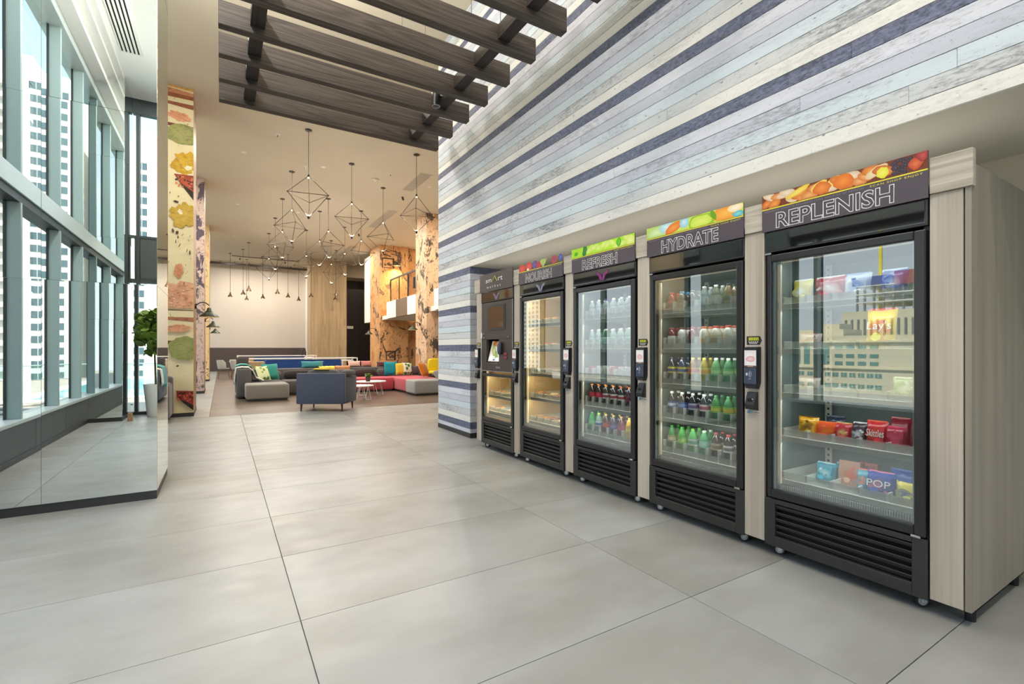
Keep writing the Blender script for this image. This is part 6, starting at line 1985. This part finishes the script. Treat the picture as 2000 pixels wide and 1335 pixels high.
throw('throw_blanket', 'teal throw blanket draped over the left sofa arm', F_TEALG, [(0.95, 0.47), (0.78, 0.60), (0.72, 0.84), (0.62, 0.90), (0.46, 0.905), (0.345, 0.86), (0.315, 0.64), (0.31, 0.40)], (14.95, 15.75))
throw('throw_blanket', 'white throw blanket over the front end of the left sofa arm', F_WHITEB, [(0.98, 0.47), (0.80, 0.55), (0.72, 0.74), (0.62, 0.825), (0.46, 0.83), (0.345, 0.80), (0.32, 0.62), (0.31, 0.46)], (14.5, 14.85))
throw('throw_blanket', 'yellow throw blanket over the middle of the sofa back', F_YEL, [(15.86, 0.62), (15.885, 0.745), (16.0, 0.775), (16.2, 0.775), (16.32, 0.74), (16.33, 0.55)], (2.62, 3.08), axis='x')
throw('throw_blanket', 'rust brown throw blanket beside the yellow one on the sofa back', F_BROWN, [(15.86, 0.64), (15.885, 0.745), (16.0, 0.78), (16.2, 0.78), (16.32, 0.74), (16.33, 0.55)], (3.1, 3.55), axis='x')

# slate armchair, its back to the camera
ARM_O = Vector((1.985, 11.02, 0)); ARM_R = rotz(math.radians(-31.9))
ac = empty('armchair', ARM_O, 'slate blue armchair on dark tapered legs with its back to the camera', 'armchair')


def apart(name, bm, m, smooth=True):
    bmesh.ops.rotate(bm, verts=bm.verts, cent=(0, 0, 0), matrix=ARM_R)
    return link(name, mesh_of(bm, name, m, smooth), ac)


bm = BM(); box(bm, -0.51, 0.51, -0.39, -0.26, 0.16, 0.81, bev=0.02, seg=2); apart('backrest', bm, F_NAVY)
bm = BM(); box(bm, -0.51, -0.39, -0.255, 0.39, 0.16, 0.72, bev=0.02, seg=2); apart('armrest', bm, F_NAVY)
bm = BM(); box(bm, 0.39, 0.51, -0.255, 0.39, 0.16, 0.72, bev=0.02, seg=2); apart('armrest', bm, F_NAVY)
bm = BM(); box(bm, -0.385, 0.385, -0.255, 0.38, 0.16, 0.33, bev=0.02, seg=2); apart('seat_frame', bm, F_NAVY)
bm = BM(); soft(bm, 0, 0.07, 0.39, 0.38, 0.33, 0.09, 5); apart('seat_cushion', bm, F_DARK)
bm = BM(); soft(bm, -0.02, -0.16, 0.66, 0.36, 0.10, 0.23, 4); apart('back_cushion', bm, F_DARK)
bm = BM(); soft(bm, 0.44, 0.05, 0.80, 0.10, 0.24, 0.07, 3.5); apart('arm_cushion', bm, F_DARK)
for x in (-0.43, 0.43):
    for y in (-0.31, 0.31):
        bm = BM(); cyl(bm, (x * 1.02, y * 1.02, 0), (x, y, 0.165), 0.013, 0.024, 12); apart('leg', bm, M_LEGW)
o = empty('throw_blanket', ARM_O + Vector((0, 0, 0.88)), 'small yellow folded cloth lying on the back of the slate armchair', 'throw blanket')
bm = BM(); box(bm, -0.20, 0.12, -0.27, -0.10, 0.0, 0.018, bev=0.006); bmesh.ops.rotate(bm, verts=bm.verts, cent=(0, 0, 0), matrix=ARM_R); link('cloth', mesh_of(bm, 'cloth', F_YEL), o)
bm = BM(); box(bm, -0.19, 0.10, -0.26, -0.12, 0.018, 0.03, bev=0.005); bmesh.ops.rotate(bm, verts=bm.verts, cent=(0, 0, 0), matrix=ARM_R); link('fold', mesh_of(bm, 'fold', F_YEL), o)

# dark armchair half hidden by the mirror column
d2 = empty('armchair', (-1.12, 10.75, 0), 'dark grey tub armchair by the painted column, half hidden by the mirror column', 'armchair')
bm = BM(); box(bm, -1.52, -0.78, 10.98, 11.22, 0.07, 0.80, bev=0.05, seg=3); obj('backrest', bm, F_DARK, d2, True)
bm = BM(); box(bm, -0.95, -0.78, 10.3, 10.97, 0.07, 0.70, bev=0.05, seg=3); obj('armrest', bm, F_DARK, d2, True)
bm = BM(); box(bm, -1.52, -1.35, 10.3, 10.97, 0.07, 0.70, bev=0.05, seg=3); obj('armrest', bm, F_DARK, d2, True)
bm = BM(); box(bm, -1.34, -0.96, 10.3, 10.97, 0.07, 0.42, bev=0.05, seg=3); obj('seat', bm, F_DARK, d2, True)
for x in (-1.45, -0.85):
    for y in (10.38, 11.12):
        bm = BM(); cyl(bm, (x, y, 0), (x, y, 0.08), 0.02, seg=10); obj('leg', bm, M_LEGW, d2)


# nest of round coffee tables
def coffee_table(P, r, h, label):
    o = empty('coffee_table', P, label, 'coffee table', 'round white wire coffee tables')
    x, y, _ = P
    bm = BM(); cyl(bm, (x, y, h - 0.022), (x, y, h), r, seg=36); obj('tabletop', bm, M_WHITE, o)
    for i in range(4):
        a = i * PI / 2 + 0.5
        bm = BM()
        p = [(x + r * 0.62 * math.cos(a - 0.35), y + r * 0.62 * math.sin(a - 0.35), h - 0.02), (x + r * 0.85 * math.cos(a - 0.2), y + r * 0.85 * math.sin(a - 0.2), 0.01), (x + r * 0.85 * math.cos(a + 0.5), y + r * 0.85 * math.sin(a + 0.5), 0.01), (x + r * 0.62 * math.cos(a + 0.65), y + r * 0.62 * math.sin(a + 0.65), h - 0.02)]
        tube(bm, p, 0.0085, 8); obj('leg', bm, M_WHITE, o)


coffee_table((3.10, 12.72, 0), 0.34, 0.375, 'smaller round white coffee table right of the slate armchair')
coffee_table((3.72, 14.05, 0), 0.44, 0.39, 'larger round white coffee table holding the potted plant')
o = empty('potted_plant', (3.62, 13.95, 0.39), 'small green plant in a dark pot on the larger round coffee table', 'plant')
bm = BM(); lathe(bm, [(0, 0), (0.06, 0), (0.075, 0.13), (0.068, 0.13), (0.06, 0.11), (0, 0.11)], (3.62, 13.95, 0.39), 16); obj('pot', bm, plain('dark pot', (62, 44, 38), 0.5), o, True)
rr = random.Random(2)
for i in range(26):
    a, e = rr.uniform(0, 2 * PI), rr.uniform(0.2, 1.3)
    P = Vector((0, 0, 0.12)) + Vector((math.cos(a) * math.cos(e), math.sin(a) * math.cos(e), math.sin(e))) * rr.uniform(0.04, 0.11)
    lf = link('leaf', lm, o, P); lf.rotation_euler = (rr.uniform(-0.8, 0.8), rr.uniform(-1, 0), a); lf.scale = (0.45, 0.45, 0.45)


# long white framed game tables behind the sofa
def game_table(x0, x1, y0, y1, h, label):
    o = empty('game_table', ((x0 + x1) / 2, (y0 + y1) / 2, 0), label, 'table', 'long white framed tables')
    f = 0.035
    M = M_WHITE
    for y in (y0, y1):
        bm = BM(); box(bm, x0, x1, y, y + f, h - f, h, bev=0.003); obj('top_rail', bm, M, o)
    for x in (x0, x1 - f):
        bm = BM(); box(bm, x, x + f, y0 + f, y1, h - f, h, bev=0.003); obj('end_rail', bm, M, o)
        for y in (y0, y1):
            bm = BM(); box(bm, x, x + f, y, y + f, 0, h - f, bev=0.003); obj('leg', bm, M, o)
    bm = BM(); box(bm, x0 + 0.74, x1 - 0.60, y0 + 0.05, y0 + 0.08, 0.30, h - 0.06, bev=0.003); obj('blue_panel', bm, plain('deep blue panel', (18, 62, 128), 0.5), o)
    bm = BM(); box(bm, x0 + 0.06, x0 + 0.70, y0 + 0.05, y1 - 0.05, 0.30, h - 0.12, bev=0.004); obj('oak_cabinet', bm, M_PIER, o)
    for a, b, c, d in ((x1 - 0.56, x1 - 0.53, 0.2, h - 0.09), (x1 - 0.17, x1 - 0.14, 0.2, h - 0.09), (x1 - 0.53, x1 - 0.17, h - 0.12, h - 0.09)):
        bm = BM(); box(bm, a, b, y0 + 0.05, y1 - 0.05, c, d); obj('end_frame', bm, M, o)
    bm = BM(); box(bm, x0 + 0.74, x1 - 0.60, y0 + 0.09, y1 - 0.02, h - 0.1, h - 0.07); obj('playfield', bm, plain('blue cloth', (36, 76, 130), 0.8), o)


game_table(0.59, 4.42, 18.5, 19.3, 1.0, 'long white framed table with deep blue side panel just behind the sofa')
game_table(0.66, 4.25, 26.6, 27.4, 1.0, 'second white framed table with blue panel, farther back before the wainscot')
for i, x in enumerate((3.55, 3.72)):
    b = empty('drink_bottle', (x, 26.63, 1.0), 'slim dark bottle standing on the farther white framed table, %s' % ('left one' if i == 0 else 'right one'), 'bottle', 'bottles on the far table')
    bm = BM(); lathe(bm, [(0, 0), (0.035, 0), (0.035, 0.18), (0.014, 0.24), (0.014, 0.3), (0, 0.3)], (x, 26.63, 1.0), 12); obj('body', bm, plain('dark bottle glass', (40, 44, 46), 0.1), b, True)
    bm = BM(); cyl(bm, (x, 26.63, 1.3), (x, 26.63, 1.32), 0.016, seg=10); obj('cap', bm, M_STEEL, b)


# dining corner at the far left
M_SHELLC = plain('pale grey seat shell', (196, 198, 192), 0.45); M_WLEG = plain('brown ash leg', (120, 90, 66), 0.5)


def tub_chair(x, y, a, label):
    o = empty('dining_chair', (x, y, 0), label, 'chair', 'pale tub dining chairs')
    R = rotz(math.radians(a))
    def P(n, bm, m, s=True):
        bmesh.ops.rotate(bm, verts=bm.verts, cent=(0, 0, 0), matrix=R); return link(n, mesh_of(bm, n, m, s), o)
    bm = BM(); cyl(bm, (0, 0, 0.42), (0, 0, 0.46), 0.22, 0.24, 20); P('seat', bm, M_SHELLC)
    bm = BM()
    n = 14
    rows = []
    for z, r, k in ((0.44, 0.225, 1), (0.56, 0.255, 1), (0.70, 0.275, 0.95), (0.82, 0.285, 0.75)):
        rows.append([bm.verts.new((r * math.cos(PI * 0.5 + (i / n - 0.5) * PI * 1.25 * k), r * math.sin(PI * 0.5 + (i / n - 0.5) * PI * 1.25 * k), z)) for i in range(n + 1)])
    for p, q in zip(rows, rows[1:]):
        for i in range(n): bm.faces.new((p[i], p[i + 1], q[i + 1], q[i]))
    bmesh.ops.recalc_face_normals(bm, faces=bm.faces)
    bmesh.ops.solidify(bm, geom=bm.faces[:], thickness=0.025); P('backrest', bm, M_SHELLC)
    for sx in (-1, 1):
        for sy in (-1, 1):
            bm = BM(); cyl(bm, (sx * 0.23, sy * 0.23, 0), (sx * 0.14, sy * 0.14, 0.42), 0.013, 0.02, 10); P('leg', bm, M_WLEG)


tub_chair(0.10, 25.3, 90, 'pale grey tub dining chair with brown legs, left of the round table')
tub_chair(0.62, 26.1, 0, 'pale grey tub dining chair behind the round table')
tub_chair(0.62, 24.65, 180, 'pale grey tub dining chair in front of the round table')
o = empty('dining_table', (0.72, 25.4, 0), 'round pale dining table at the far left of the lounge', 'table')
bm = BM(); cyl(bm, (0.72, 25.4, 0.72), (0.72, 25.4, 0.75), 0.42, seg=32); obj('tabletop', bm, M_SHELLC, o)
bm = BM(); cyl(bm, (0.72, 25.4, 0.02), (0.72, 25.4, 0.72), 0.035, seg=14); obj('pedestal', bm, M_WHITE, o, True)
bm = BM(); lathe(bm, [(0, 0), (0.25, 0), (0.24, 0.012), (0.04, 0.03), (0, 0.03)], (0.72, 25.4, 0), 28); obj('base', bm, M_WHITE, o, True)

# yellow bucket chair beside the near collage column
o = empty('bucket_chair', (6.75, 16.45, 0), 'bright yellow bucket chair beside the near peach collage column', 'chair')
bm = BM(); soft(bm, 6.75, 16.6, 0.72, 0.28, 0.07, 0.26, 4); obj('backrest', bm, plain('bright yellow shell', (236, 206, 30), 0.4), o, True)
bm = BM(); soft(bm, 6.75, 16.40, 0.47, 0.28, 0.25, 0.06, 4); obj('seat', bm, plain('bright yellow shell', (236, 206, 30), 0.4), o, True)
for x in (-0.2, 0.2):
    for y in (-0.18, 0.18):
        bm = BM(); cyl(bm, (6.75 + x * 1.15, 16.42 + y * 1.15, 0), (6.75 + x, 16.42 + y, 0.44), 0.013, seg=8); obj('leg', bm, M_BLACK2, o)
